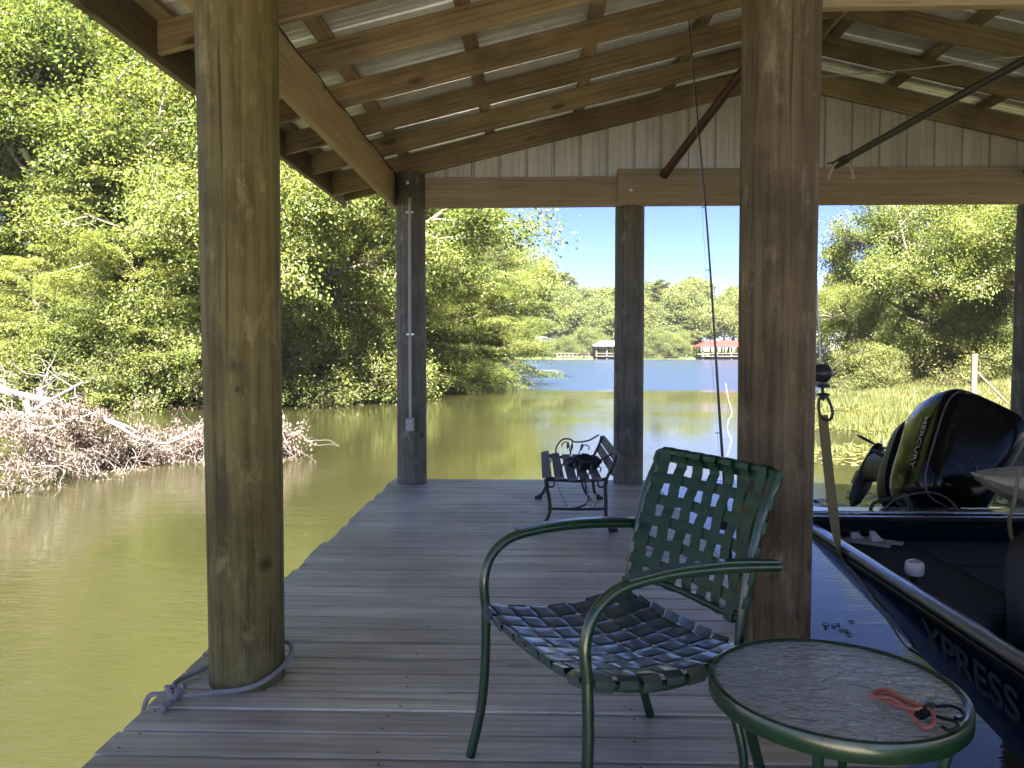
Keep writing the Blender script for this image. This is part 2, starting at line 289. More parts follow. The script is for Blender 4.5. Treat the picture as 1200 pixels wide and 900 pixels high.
# ------------------------------------------------------------------ mesh helpers
class MB:
    def __init__(s): s.v = []; s.f = []; s.uv = []; s.k = 0
    def add(s, vs, fs, uvs=None):
        o = len(s.v); s.v += [tuple(p) for p in vs]
        for i, fc in enumerate(fs):
            s.f.append(tuple(o + a for a in fc))
            s.uv += (uvs[i] if uvs else [(0, 0)] * len(fc))
    def plank(s, a, b, w, h, up=(0, 0, 1), ch=.004, roll=0):
        """board from a to b (its centre line), w wide, h high along up, edges eased by ch"""
        a, b = Vector(a), Vector(b); d = (b - a); Ln = d.length; d.normalize()
        up = Vector(up); side = d.cross(up).normalized(); up2 = side.cross(d).normalized()
        if roll: q = Matrix.Rotation(roll, 3, d); side, up2 = q @ side, q @ up2
        W, H = w / 2, h / 2; c = min(ch, W * .4, H * .4)
        prof = [(-W + c, -H), (W - c, -H), (W, -H + c), (W, H - c), (W - c, H), (-W + c, H), (-W, H - c), (-W, -H + c)]
        vs = [a + side * x + up2 * y for x, y in prof] + [b + side * x + up2 * y for x, y in prof]
        per = [0]
        for i in range(8):
            p, q = prof[i], prof[(i + 1) % 8]; per.append(per[-1] + math.hypot(p[0] - q[0], p[1] - q[1]))
        s.k += 1; off = (rnd.randrange(1, 900) * 10) + 1; uo = rnd.uniform(0, 40)
        fs, uv = [], []
        for i in range(8):
            j = (i + 1) % 8; fs.append((i, 8 + i, 8 + j, j)[::-1])
            uv.append([(uo, off + per[i]), (uo + Ln, off + per[i]), (uo + Ln, off + per[i + 1]), (uo, off + per[i + 1])][::-1])
        for base, rev in ((0, 0), (8, 1)):
            f = [base + i for i in range(8)]; u = [(uo + p[0] * .3, off + 5 + p[1]) for p in prof]
            if rev: f, u = f[::-1], u[::-1]
            fs.append(tuple(f)[::-1] if not rev else tuple(f)[::-1]); uv.append(u[::-1])
        s.add(vs, fs, uv)
    def box(s, c, size, rot=None, ch=.003):
        c = Vector(c); X, Y, Z = (Vector(v) for v in ((1, 0, 0), (0, 1, 0), (0, 0, 1)))
        if rot is not None: X, Y, Z = rot @ X, rot @ Y, rot @ Z
        s.plank(c - X * size[0] / 2, c + X * size[0] / 2, size[1], size[2], up=Z, ch=ch)
    def tube(s, pts, r, seg=10, cap=True, flat=1.0):
        pts = [Vector(p) for p in pts]; n = len(pts)
        rs = r if isinstance(r, (list, tuple)) else [r] * n
        t0 = (pts[1] - pts[0]).normalized()
        nrm = t0.cross(Vector((0, 0, 1)))
        if nrm.length < 1e-3: nrm = t0.cross(Vector((1, 0, 0)))
        nrm.normalize(); o = len(s.v); prev = t0
        for i, p in enumerate(pts):
            t = (pts[min(i + 1, n - 1)] - pts[max(i - 1, 0)]).normalized()
            ax = prev.cross(t)
            if ax.length > 1e-6: nrm = Matrix.Rotation(prev.angle(t), 3, ax.normalized()) @ nrm
            prev = t; bn = t.cross(nrm).normalized()
            for k in range(seg):
                a = 2 * math.pi * k / seg; s.v.append(tuple(p + (nrm * math.cos(a) + bn * math.sin(a) * flat) * rs[i]))
        for i in range(n - 1):
            for k in range(seg):
                k2 = (k + 1) % seg
                s.f.append((o + i * seg + k, o + i * seg + k2, o + (i + 1) * seg + k2, o + (i + 1) * seg + k)); s.uv += [(0, 0)] * 4
        if cap:
            s.f.append(tuple(o + k for k in range(seg))[::-1]); s.uv += [(0, 0)] * seg
            s.f.append(tuple(o + (n - 1) * seg + k for k in range(seg))); s.uv += [(0, 0)] * seg
    def lathe(s, prof, seg=32, c=(0, 0, 0), wob=0):
        o = len(s.v); c = Vector(c)
        for (r, z) in prof:
            for k in range(seg):
                a = 2 * math.pi * k / seg; s.v.append(tuple(c + Vector((r * math.cos(a), r * math.sin(a), z))))
        for i in range(len(prof) - 1):
            for k in range(seg):
                k2 = (k + 1) % seg
                s.f.append((o + i * seg + k, o + i * seg + k2, o + (i + 1) * seg + k2, o + (i + 1) * seg + k)); s.uv += [(0, 0)] * 4
        s.f.append(tuple(o + k for k in range(seg))[::-1]); s.uv += [(0, 0)] * seg
        s.f.append(tuple(o + (len(prof) - 1) * seg + k for k in range(seg))); s.uv += [(0, 0)] * seg
    def ribbon(s, pts, wdir, w, th):
        """flat strap: pts = centre line, wdir(i) = width direction, th thick"""
        pts = [Vector(p) for p in pts]; n = len(pts); o = len(s.v)
        for i, p in enumerate(pts):
            t = (pts[min(i + 1, n - 1)] - pts[max(i - 1, 0)]).normalized()
            wd = Vector(wdir(i) if callable(wdir) else wdir).normalized(); nn = wd.cross(t).normalized()
            for (x, y) in ((-.5, -.3), (-.46, -.5), (.46, -.5), (.5, -.3), (.5, .3), (.46, .5), (-.46, .5), (-.5, .3)):
                s.v.append(tuple(p + wd * x * w + nn * y * th))
        for i in range(n - 1):
            for k in range(8):
                k2 = (k + 1) % 8
                s.f.append((o + i * 8 + k, o + (i + 1) * 8 + k, o + (i + 1) * 8 + k2, o + i * 8 + k2)); s.uv += [(0, 0)] * 4
        s.f.append(tuple(o + k for k in range(8))); s.uv += [(0, 0)] * 8
        s.f.append(tuple(o + (n - 1) * 8 + k for k in range(8))[::-1]); s.uv += [(0, 0)] * 8
    def build(s, name, mat, parent=None, smooth=False, origin=None):
        me = bpy.data.meshes.new(name)
        vs = s.v if origin is None else [(a - origin[0], b - origin[1], c - origin[2]) for a, b, c in s.v]
        me.from_pydata(vs, [], s.f)
        ul = me.uv_layers.new(name='UVMap'); ul.data.foreach_set('uv', np.array(s.uv, dtype=np.float32).ravel())
        me.materials.append(mat)
        if smooth:
            me.polygons.foreach_set('use_smooth', [True] * len(me.polygons))
            try: me.set_sharp_from_angle(angle=R(40))
            except Exception: pass
        me.validate(); me.update()
        o = bpy.data.objects.new(name, me); col.objects.link(o)
        if origin is not None: o.location = origin
        if parent is not None: o.parent = parent
        return o
def tag(o, label=None, cat=None, group=None, kind=None):
    for k, v in (('label', label), ('category', cat), ('group', group), ('kind', kind)):
        if v: o[k] = v
    return o
def empty(name, loc, rz=0, label=None, cat=None, group=None):
    o = bpy.data.objects.new(name, None); col.objects.link(o); o.location = loc; o.rotation_euler = (0, 0, rz)
    o.empty_display_size = .2
    return tag(o, label, cat, group)
def copy_tree(o, parent=None):
    c = o.copy(); col.objects.link(c); c.parent = parent
    for ch in list(o.children): copy_tree(ch, c)
    return c
def bez(pts, n=10):
    """Catmull-Rom through pts"""
    P = [Vector(p) for p in pts]; P = [P[0] * 2 - P[1]] + P + [P[-1] * 2 - P[-2]]; out = []
    for i in range(1, len(P) - 2):
        for k in range(n):
            t = k / n; a, b, c, d = P[i - 1:i + 3]
            out.append(.5 * ((2 * b) + (c - a) * t + (2 * a - 5 * b + 4 * c - d) * t * t + (3 * b - a - 3 * c + d) * t ** 3))
    out.append(P[-2]); return out
def np_mesh(name, V, F, mat, parent=None, smooth=False):
    """V (n,3), F (m,k) arrays of equal-sided faces"""
    me = bpy.data.meshes.new(name); k = F.shape[1]
    me.vertices.add(len(V)); me.vertices.foreach_set('co', V.astype(np.float32).ravel())
    me.loops.add(F.size); me.loops.foreach_set('vertex_index', F.astype(np.int32).ravel())
    me.polygons.add(len(F)); me.polygons.foreach_set('loop_start', (np.arange(len(F)) * k).astype(np.int32))
    me.polygons.foreach_set('loop_total', np.full(len(F), k, dtype=np.int32))
    if smooth: me.polygons.foreach_set('use_smooth', np.ones(len(F), dtype=bool))
    me.materials.append(mat); me.update(); me.validate()
    if name is None: return me
    o = bpy.data.objects.new(name, me); col.objects.link(o)
    if parent is not None: o.parent = parent
    return o

# ------------------------------------------------------------------ camera, light, sky
F_PX, CAM_H = 901.0, 1.15
yaw, pit = math.atan(28 / F_PX), math.atan(40 / F_PX)
cam_d = bpy.data.cameras.new('camera'); cam = bpy.data.objects.new('camera', cam_d); col.objects.link(cam)
cam_d.sensor_width = 36; cam_d.lens = 36 * F_PX / 1200; cam_d.clip_start = .05; cam_d.clip_end = 6000
cam.location = (0, 0, CAM_H); cam.rotation_euler = (math.pi / 2 - pit, 0, yaw)
sc.camera = cam
_fw = Vector((-math.sin(yaw) * math.cos(pit), math.cos(yaw) * math.cos(pit), -math.sin(pit)))
_rt = Vector((math.cos(yaw), math.sin(yaw), 0)); _up = _rt.cross(_fw)
def ray(px, py): return _fw + _rt * ((px - 600) / F_PX) + _up * ((450 - py) / F_PX)
def atz(px, py, z): d = ray(px, py); return Vector((0, 0, CAM_H)) + d * ((z - CAM_H) / d.z)
def aty(px, py, y): d = ray(px, py); return Vector((0, 0, CAM_H)) + d * (y / d.y)

SUN_EL, SUN_AZ = R(50), R(186)       # azimuth measured clockwise from +Y: behind the viewer
sd = Vector((math.sin(SUN_AZ) * math.cos(SUN_EL), math.cos(SUN_AZ) * math.cos(SUN_EL), math.sin(SUN_EL)))
sun_d = bpy.data.lights.new('sun', 'SUN'); sun = bpy.data.objects.new('sun', sun_d); col.objects.link(sun)
sun_d.energy = 5.0; sun_d.angle = R(.53); sun_d.color = (1, .95, .86)
sun.rotation_euler = sd.to_track_quat('Z', 'Y').to_euler()
w = bpy.data.worlds.new('World'); sc.world = w; w.use_nodes = True; nt = w.node_tree
bg = nt.nodes['Background']; sky = nt.nodes.new('ShaderNodeTexSky'); sky.sky_type = 'NISHITA'
sky.sun_disc = False; sky.sun_elevation = SUN_EL; sky.sun_rotation = SUN_AZ
sky.air_density = .5; sky.dust_density = 0.0; sky.ozone_density = 1.0
tint = nt.nodes.new('ShaderNodeMix'); tint.data_type = 'RGBA'; tint.blend_type = 'MULTIPLY'; tint.inputs[0].default_value = 1
tint.inputs[7].default_value = (.285, .31, .45, 1); nt.links.new(sky.outputs[0], tint.inputs[6]); nt.links.new(tint.outputs[2], bg.inputs[0]); bg.inputs[1].default_value = .052
sc.view_settings.view_transform = 'Standard'; sc.view_settings.look = 'None'
sc.view_settings.exposure = 3.75; sc.view_settings.gamma = 1
cy = sc.cycles
cy.max_bounces = 7; cy.diffuse_bounces = 4; cy.glossy_bounces = 4; cy.transmission_bounces = 5; cy.transparent_max_bounces = 6
cy.use_denoising = True
try: cy.denoiser = 'OPENIMAGEDENOISE'
except Exception: pass
cy.sample_clamp_indirect = 6; cy.caustics_reflective = False; cy.caustics_refractive = False

# ------------------------------------------------------------------ terrain and water
LAKE = [(-34, -60), (-34, 12), (-17, 22.5), (-11, 23.0), (-7, 26.0), (-4.6, 33), (-2.6, 40), (-4, 58), (-20, 90), (-46, 146),
        (90, 149), (60, 105), (38, 70), (22, 47), (14.5, 36.5), (13.2, 33), (13.8, 27), (15, 19), (18, 9), (20, -60)]
def sdist(X, Y):
    """signed distance to the lake edge (negative in the water)"""
    P = np.array(LAKE, float); d = np.full(X.shape, 1e9); inside = np.zeros(X.shape, bool)
    for i in range(len(P)):
        a, b = P[i], P[(i + 1) % len(P)]; e = b - a
        t = np.clip(((X - a[0]) * e[0] + (Y - a[1]) * e[1]) / (e @ e), 0, 1)
        d = np.minimum(d, np.hypot(X - a[0] - t * e[0], Y - a[1] - t * e[1]))
        c = ((a[1] > Y) != (b[1] > Y)); xi = a[0] + (Y - a[1]) / (b[1] - a[1] + 1e-9) * e[0]
        inside ^= c & (X < xi)
    return np.where(inside, -d, d)
def hgt(X, Y):
    d = sdist(X, Y)
    n = .25 * np.sin(X * .7 + Y * .3) * np.sin(Y * .9 - X * .2) + .12 * np.sin(X * 2.1 + 1) * np.sin(Y * 1.7)
    land = WATER + .04 + np.minimum(d * .16, .9) + np.clip(d * .006, 0, .8) + n * np.clip(d * .3, 0, 1) * .7
    return np.where(d > 0, land, np.maximum(WATER + d * .25, -2.4))
xs = np.concatenate([[-2500, -900, -400, -200, -120, -80], np.arange(-60, 62, 1.0), [70, 80, 90, 110, 140, 200, 400, 900, 2500]])
ys = np.concatenate([[-900, -200, -80], np.arange(-40, 10, 5.0), np.arange(10, 60, 1.0), np.arange(60, 180, 2.0), [190, 220, 300, 500, 900, 1800, 4500]])
GX, GY = np.meshgrid(xs, ys); GZ = hgt(GX, GY); nx, ny = len(xs), len(ys)
idx = np.arange(nx * ny).reshape(ny, nx)
Fq = np.stack([idx[:-1, :-1], idx[:-1, 1:], idx[1:, 1:], idx[1:, :-1]], -1).reshape(-1, 4)
tag(np_mesh('ground', np.stack([GX, GY, GZ], -1).reshape(-1, 3), Fq, M['ground'], smooth=True), kind='structure')
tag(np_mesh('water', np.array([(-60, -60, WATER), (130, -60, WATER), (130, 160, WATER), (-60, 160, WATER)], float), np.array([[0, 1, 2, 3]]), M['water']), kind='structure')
def gz(x, y): return float(hgt(np.array([float(x)]), np.array([float(y)]))[0])

# ------------------------------------------------------------------ trees
def leaves(P, Dn, size, aspect, rs, jit=1.0, droop=0.0):
    """one diamond-shaped leaf at each point P, length along direction Dn (jittered)"""
    n = len(P); d = Dn + rs.normal(0, .55 * jit, (n, 3)); d[:, 2] -= droop
    d /= np.linalg.norm(d, axis=1, keepdims=True) + 1e-9
    u = rs.normal(0, 1, (n, 3)); u[:, 2] *= .35; u[:, :] -= d * (u * d).sum(1, keepdims=True); u /= np.linalg.norm(u, axis=1, keepdims=True) + 1e-9
    s = (size * rs.uniform(.6, 1.35, n))[:, None]
    V = np.stack([P, P + d * s * .5 + u * s * aspect, P + d * s, P + d * s * .5 - u * s * aspect], 1).reshape(-1, 3)
    return V, np.arange(n * 4).reshape(n, 4)
def branch_pts(a, d, L, rs, n=7, wob=.12, up=0.0):
    pts = [np.array(a, float)]; d = np.array(d, float); d /= np.linalg.norm(d)
    for i in range(n):
        d = d + rs.normal(0, wob, 3); d[2] += up; d /= np.linalg.norm(d); pts.append(pts[-1] + d * L / n)
    return np.array(pts)

def make_cypress(seed, H, Rr, nlimb=90, nleaf=70000, lsize=.095, low=.08, mat='cyp'):
    rs = np.random.RandomState(seed); mb = MB(); P, D = [], []
    tr = [(0, 0, -.9), (0, 0, 0), (.02, 0, .6)] + [(rs.normal(0, .03 * k) , rs.normal(0, .03 * k), H * k / 9) for k in range(1, 10)]
    r0 = .018 * H + .06
    rad = [r0 * 1.9, r0 * 1.7, r0 * 1.1] + [r0 * (1 - .95 * k / 9) + .01 for k in range(1, 10)]
    tr.sort(key=lambda p: p[2]); mb.tube(tr, rad, 9); T = np.array(tr)
    per = nleaf // nlimb
    for i in range(nlimb):
        t = low + (1 - low) * (i + rs.uniform(0, .9)) / nlimb; z = t * H
        base = np.array([np.interp(z, T[:, 2], T[:, 0]), np.interp(z, T[:, 2], T[:, 1]), z])
        L = Rr * (1 - t) ** .6 * rs.uniform(.55, 1.15) * (.75 + .5 * min(1, t * 3)) + .35
        az = rs.uniform(0, 2 * np.pi); el = rs.uniform(-.1, .35) + t * .5
        d = np.array([np.cos(az) * np.cos(el), np.sin(az) * np.cos(el), np.sin(el)])
        b = branch_pts(base, d, L, rs, 6, .13, -.06)
        mb.tube([tuple(p) for p in b], [max(.006, .012 * L * (1 - k / 6.6)) for k in range(7)], 5)
        side = np.cross(d, [0, 0, 1]); side /= np.linalg.norm(side) + 1e-9
        ntw = int(9 + 3 * L)
        for j in range(ntw):
            s = .22 + .78 * (j + rs.uniform()) / ntw; kk = s * 6; i0 = int(min(5, kk)); q = b[i0] + (b[i0 + 1] - b[i0]) * (kk - i0)
            bd = (b[i0 + 1] - b[i0]); bd /= np.linalg.norm(bd)
            sg = 1 if j % 2 else -1; td = bd * .7 + side * sg * rs.uniform(.6, 1.1) + np.array([0, 0, rs.uniform(-.45, .15)])
            td /= np.linalg.norm(td); tl = L * .38 * (1.15 - s * .75) * rs.uniform(.7, 1.3) + .12
            m = max(8, int(per / ntw)); tt = rs.uniform(.0, 1, m) ** .8
            pp = q + td * (tt * tl)[:, None]; pp[:, 2] -= .22 * tl * tt ** 2
            sp = rs.normal(0, 1, (m, 3)) * np.array([.085, .085, .035]) * (.5 + tl)
            P.append(pp + sp); D.append(np.repeat(td[None], m, 0) + side * rs.normal(0, .9, (m, 1)))
    P = np.concatenate(P); D = np.concatenate(D)
    V, Fc = leaves(P, D, lsize, .2, rs, .8, .12)
    return mb, V, Fc
def make_broad(seed, H, Rr, nleaf=60000, lsize=.11, trunk=True, low=.25, lean=0, mult=1, aspect=.33, spr=1.25):
    rs = np.random.RandomState(seed); mb = MB(); tips = []
    def grow(a, d, L, r, lvl):
        b = branch_pts(a, d, L, rs, 6, .13, .03)
        mb.tube([tuple(p) for p in b], [max(.005, r * (1 - .45 * k / 6)) for k in range(7)], 7 if lvl < 2 else 5, cap=False)
        if lvl >= 2:
            for k in range(2, 7): tips.append((b[k], b[k] - b[k - 1]))
        if lvl < 4:
            nb = [5, 5, 4, 3][lvl] if lvl else 7
            for j in range(nb):
                s = rs.uniform(low if lvl == 0 else .3, 1.0); kk = s * 6; i0 = int(min(5, kk)); q = b[i0] + (b[i0 + 1] - b[i0]) * (kk - i0)
                dd = (b[i0 + 1] - b[i0]); dd /= np.linalg.norm(dd); rv = rs.normal(0, 1, 3); rv -= dd * (rv @ dd); rv /= np.linalg.norm(rv)
                nd = dd * rs.uniform(.25, .8) + rv * rs.uniform(.7, 1.1); nd[2] = nd[2] * .8 + .12
                grow(q, nd, L * rs.uniform(.45, .68) if lvl else Rr * rs.uniform(.7, 1.15) * (1.25 - .7 * s), r * .5, lvl + 1)
    for k in range(mult):
        a = 2 * np.pi * k / mult + rs.uniform()
        if mult == 1: d0 = (lean, rs.normal(0, .06), 1)
        else: d0 = (np.cos(a) * .55, np.sin(a) * .55, 1)
        grow((0, 0, -.4) if mult == 1 else (np.cos(a) * .2, np.sin(a) * .2, -.3), d0, H * (.78 if mult == 1 else rs.uniform(.5, .8)), (.017 * H + .03) / math.sqrt(mult), 0)
    n = len(tips); per = max(3, nleaf // n); TP = np.array([t[0] for t in tips]); TD = np.array([t[1] for t in tips]); TD /= np.linalg.norm(TD, axis=1, keepdims=True)
    P = np.repeat(TP, per, 0) + rs.normal(0, 1, (n * per, 3)) * np.array([.17, .17, .11]) * (.7 + .06 * H) * spr
    keep = P[:, 2] > -.25
    D = np.repeat(TD, per, 0) + np.array([0, 0, -.2]); P, D = P[keep], D[keep]
    V, Fc = leaves(P, D, lsize, aspect, rs, 1.1, .25)
    return mb, V, Fc
def tree_obj(name, proto, leafmat, barkmat='bark'):
    root = empty(name, (0, 0, 0)); mb, V, Fc = proto
    mb.build('trunk', M[barkmat], root, smooth=True); np_mesh('crown', V, Fc, M[leafmat], root)
    return root
PROT = {
    'cypA': ('cypress_tree', make_cypress(1, 12, 3.6, 110, 105000), 'cyp', 'bark'),
    'cypB': ('cypress_tree', make_cypress(2, 9, 3.8, 90, 95000, .09, .04), 'cyp', 'bark_pale'),
    'cypC': ('cypress_tree', make_cypress(3, 5.5, 3.4, 52, 64000, .08, .03), 'cyp', 'bark'),
    'brdA': ('broadleaf_tree', make_broad(11, 13, 4.8, 100000, .115), 'broad', 'bark_pale'),
    'brdB': ('broadleaf_tree', make_broad(12, 11, 4.4, 90000, .11, low=.12), 'dark_leaf', 'bark'),
    'brdC': ('broadleaf_tree', make_broad(13, 9, 4.4, 95000, .095, low=.15), 'broad', 'bark'),
    'farA': ('lakeside_tree', make_broad(21, 14, 6.0, 60000, .34, spr=2.6), 'far_leaf', 'bark'),
    'farB': ('lakeside_tree', make_broad(22, 15, 6.2, 60000, .34, low=.12, spr=2.6), 'far_leaf', 'bark'),
    'farC': ('lakeside_cypress', make_cypress(23, 15, 4.8, 80, 46000, .34, .05), 'far_leaf', 'bark'),
    'shrA': ('shrub', make_broad(31, 2.6, 1.5, 26000, .075, mult=6, low=.1), 'shrub', 'bark'),
    'shrB': ('shrub', make_broad(32, 3.4, 1.9, 30000, .09, mult=5, low=.1), 'broad', 'bark'),
}
made = {}
def plant(key, x, y, s, rz, label, cat, group, z=None):
    name, proto, lm, bm = PROT[key]
    if key not in made: made[key] = o = tree_obj(name, proto, lm, bm)
    else: o = copy_tree(made[key])
    for k in ('group',):
        if k in o: del o[k]
    o.location = (x, y, gz(x, y) if z is None else z); o.rotation_euler = (0, 0, rz)
    o.scale = (s * rnd.uniform(.92, 1.08), s * rnd.uniform(.92, 1.08), s)
    return tag(o, label, cat, group)
rt_ = random.Random(5)
# front row of the left bank, each with its own label
G1 = 'trees lining the left bank'
front = [
    ('cypB', -19.5, 25.0, 1.15, 'feathery cypress at the left edge of the photo, behind the fallen branches'),
    ('brdA', -17.0, 27.0, 1.15, 'tall broadleaf with a pale slender trunk, high in the top left corner'),
    ('cypC', -12.9, 23.8, .95, 'low yellow-green cypress reaching over the water left of the big near post'),
    ('cypA', -14.2, 27.5, 1.15, 'tall feathery cypress just left of the big near post'),
    ('brdC', -10.3, 25.6, 1.1, 'bushy bright tree hidden mostly behind the big near post'),
    ('cypC', -8.1, 26.4, 1.05, 'low drooping cypress on the bank just right of the big near post'),
    ('cypB', -7.4, 29.5, 1.1, 'pale-trunked cypress under the end corner of the roof eave'),
    ('cypC', -5.6, 31.4, .9, 'small cypress with boughs near the water behind the post with the conduit'),
    ('cypB', -5.5, 34.5, 1.0, 'light green cypress just right of the post with the conduit'),
    ('cypA', -4.6, 37.5, .88, 'tall cypress rising to the header beam right of the conduit post'),
    ('cypB', -2.6, 38.6, .98, 'outermost cypress standing in the water at the tip of the left bank'),
    ('cypC', -2.9, 36.0, .95, 'low spreading cypress with layered boughs at the tip of the left bank'),
    ('cypA', -3.2, 43.5, .86, 'rounded cypress behind the tip of the left bank against the sky'),
]
for k, x, y, s, lb in front: plant(k, x, y, s, rt_.uniform(0, 6.28), lb, 'tree', G1)
for k, x, y, s_, lb in [('cypC', -15.8, 24.2, .85, 'low feathery cypress on the bank just above the top of the fallen tree'),
    ('cypC', -10.2, 24.8, .9, 'low feathery cypress at the waterline right behind the big near post'),
    ('cypB', -9.4, 27.6, .95, 'pale-trunked feathery cypress standing just right of the big near post'),
    ('cypB', -12.0, 26.4, 1.15, 'large feathery cypress covered mostly by the big near post'),
    ('cypC', -4.6, 33.0, .8, 'small low cypress at the waterline just right of the conduit post'),
    ('cypA', -16.2, 26.4, 1.0, 'slender cypress at the far left with its crown below the roof corner')]: plant(k, x, y, s_, rt_.uniform(0, 6.28), lb, 'tree', G1)
G2 = 'trees deep in the wood behind the left bank'
back = [('brdB', -22, 30, 1.3), ('brdA', -21, 34, 1.4), ('cypA', -17.5, 32, 1.3), ('brdB', -13.5, 31, 1.25), ('brdA', -11.5, 34, 1.2), ('brdC', -9.5, 32, 1.4),
        ('brdB', -8.8, 37, 1.15), ('cypA', -6.8, 40, 1.05), ('brdA', -27, 30, 1.3), ('brdB', -16.5, 37, 1.45), ('brdC', -7.2, 45, 1.2), ('brdB', -24.5, 26, 1.1),
        ('brdC', -5.4, 50, 1.15), ('brdB', -12.6, 42, 1.3), ('cypA', -20, 29.0, 1.25), ('brdA', -7.0, 56, 1.1), ('brdB', -30, 36, 1.5)]
for k, x, y, s in back: plant(k, x, y, s, rt_.uniform(0, 6.28), 'leafy tree deep in the wood behind the front trees of the left bank', 'tree', G2)
G3 = 'shrubs along the left waterline'
shr = [(-17.5, 23.6, 'shrA', 1.0), (-15.6, 23.6, 'shrB', .9), (-14.2, 24.2, 'shrB', 1.0), (-12.0, 24.4, 'shrA', 1.15), (-10.8, 24.2, 'shrA', 1.2), (-9.7, 25.0, 'shrB', .95), (-8.6, 26.0, 'shrA', 1.0),
       (-7.2, 27.0, 'shrA', 1.25), (-6.4, 28.6, 'shrB', .95), (-5.9, 30.2, 'shrA', .95), (-5.0, 33.4, 'shrA', .9), (-19.5, 22.8, 'shrB', 1.0), (-12.8, 26.5, 'shrB', 1.3), (-4.6, 35.2, 'shrB', .9), (-3.4, 38.8, 'shrA', .9)]
for x, y, k, s in shr: plant(k, x, y, s, rt_.uniform(0, 6.28), 'leafy shrub at the foot of the trees along the left waterline', 'shrub', G3)
# right bank
G4 = 'trees on the right bank'
right = [('brdC', 19.7, 36.5, 1.05, 'bright leafy tree with a branch reaching left into the open sky, right bank'),
         ('brdA', 21.5, 37.0, 1.05, 'tall full tree filling the opening right of the motor, right bank'),
         ('brdC', 20.0, 31.0, .95, 'leafy tree nearest the far right edge of the photo'),
         ('brdA', 20.4, 33.8, .82, 'leafy tree rising between the braced stake and the far right post'),
         ('brdC', 14.4, 37.5, .62, 'small low leafy tree right beside the brown front post'),
         ('brdC', 17.0, 40.0, .55, 'leafy tree behind the wooden rail fence on the right bank'),
         ('brdC', 18.6, 33.6, .6, 'young leafy tree just behind the leaning braced stake')]
for k, x, y, s, lb in right: plant(k, x, y, s, rt_.uniform(0, 6.28), lb, 'tree', G4)
for x, y, k, s in [(14.6, 33.4, 'shrA', .75), (17.6, 31.4, 'shrA', .9), (19.6, 29.8, 'shrB', .85), (15.6, 36.4, 'shrB', .8), (21.5, 32.2, 'shrA', 1.2), (24, 36, 'shrB', 1.5), (19.0, 36.0, 'shrB', 1.0)]:
    plant(k, x, y, s, rt_.uniform(0, 6.28), 'leafy shrub at the back edge of the marsh on the right bank', 'shrub', 'shrubs on the right bank')
# far shore
G5 = 'trees along the far shore'
rf = random.Random(9)
for row, (y0, n, hs) in enumerate([(154, 17, .66), (163, 24, .9), (175, 26, 1.1)]):
    for i in range(n):
        x = -14 + 95 * (i + rf.uniform(.1, .9)) / n
        if row == 0 and (8 < x < 16.5 or 29.5 < x < 41 or -2 < x < 6): continue
        k = rf.choice(['farA', 'farB', 'farB', 'farC'])
        plant(k, x, y0 + rf.uniform(-3, 3), hs * rf.uniform(.85, 1.15), rf.uniform(0, 6.28),
              ['green tree at the water edge of the far shore', 'green tree in the wood behind the far shore', 'tall green tree at the back of the far wood'][row], 'tree', G5)
for i in range(22):
    x = -8 + 62 * (i + rf.uniform(.1, .9)) / 22
    if 11 < x < 17.5 or 30 < x < 40: continue
    plant('shrB', x, 150.6 + rf.uniform(-.6, 1.5), rf.uniform(.8, 1.8), rf.uniform(0, 6.28), 'rounded bush on the lawn of the far shore', 'shrub', 'bushes on the far shore')
# trees filling the gap between left point and far shore / right
for x, y, s in [(-10, 95, .8), (-14, 110, .9), (-22, 125, 1), (60, 120, .9), (46, 88, .7), (33, 66, .55), (40, 74, .75), (52, 98, .8)]:
    plant('farA', x, y, s, rf.uniform(0, 6.28), 'green tree part way along the shore of the open lake', 'tree', 'trees along the middle shore')

# marsh grass and pads (nobody could count them)
rs = np.random.RandomState(3)
def marsh(n, zone, size, name, mat, label, cat):
    X, Y = zone(n); P = np.stack([X, Y, np.maximum(hgt(X, Y), WATER - .02)], -1)
    D = np.tile([0, 0, 1.0], (len(P), 1)); h = size * rs.uniform(.5, 1.3, len(P))[:, None]
    d = D + rs.normal(0, .28, P.shape); u = np.stack([np.cos(a := rs.uniform(0, 6.28, len(P))), np.sin(a), a * 0], -1) * (.012 + .02 * rs.uniform(0, 1, (len(P), 1)))
    V = np.stack([P - u, P + d * h * .6 + u * .2, P + d * h + u * 3 * 0, P + u], 1).reshape(-1, 3)
    o = np_mesh(name, V, np.arange(len(P) * 4).reshape(-1, 4), M[mat]); return tag(o, label, cat, kind='stuff')
def zone_grass(n):
    Y = rs.uniform(13.5, 37, n * 2); X = rs.uniform(4.5, 30, n * 2)
    edge = 5.0 + (Y - 13.5) * .42 + 1.2 * np.sin(Y * .9) + .5 * np.sin(Y * 2.7)
    clump = np.sin(X * 1.3 + Y * .7) * np.sin(Y * 1.1 - X * .5) + .8 * np.sin(X * 3.3) * np.sin(Y * 3.1)
    k = (X > edge) & (clump > rs.uniform(-1.6, .6, n * 2) - (Y - 16) * .12); return X[k][:n], Y[k][:n]
marsh(120000, zone_grass, .19, 'marsh_grass', 'marsh', 'pale green marsh grass growing in the shallows of the right bank', 'grass')
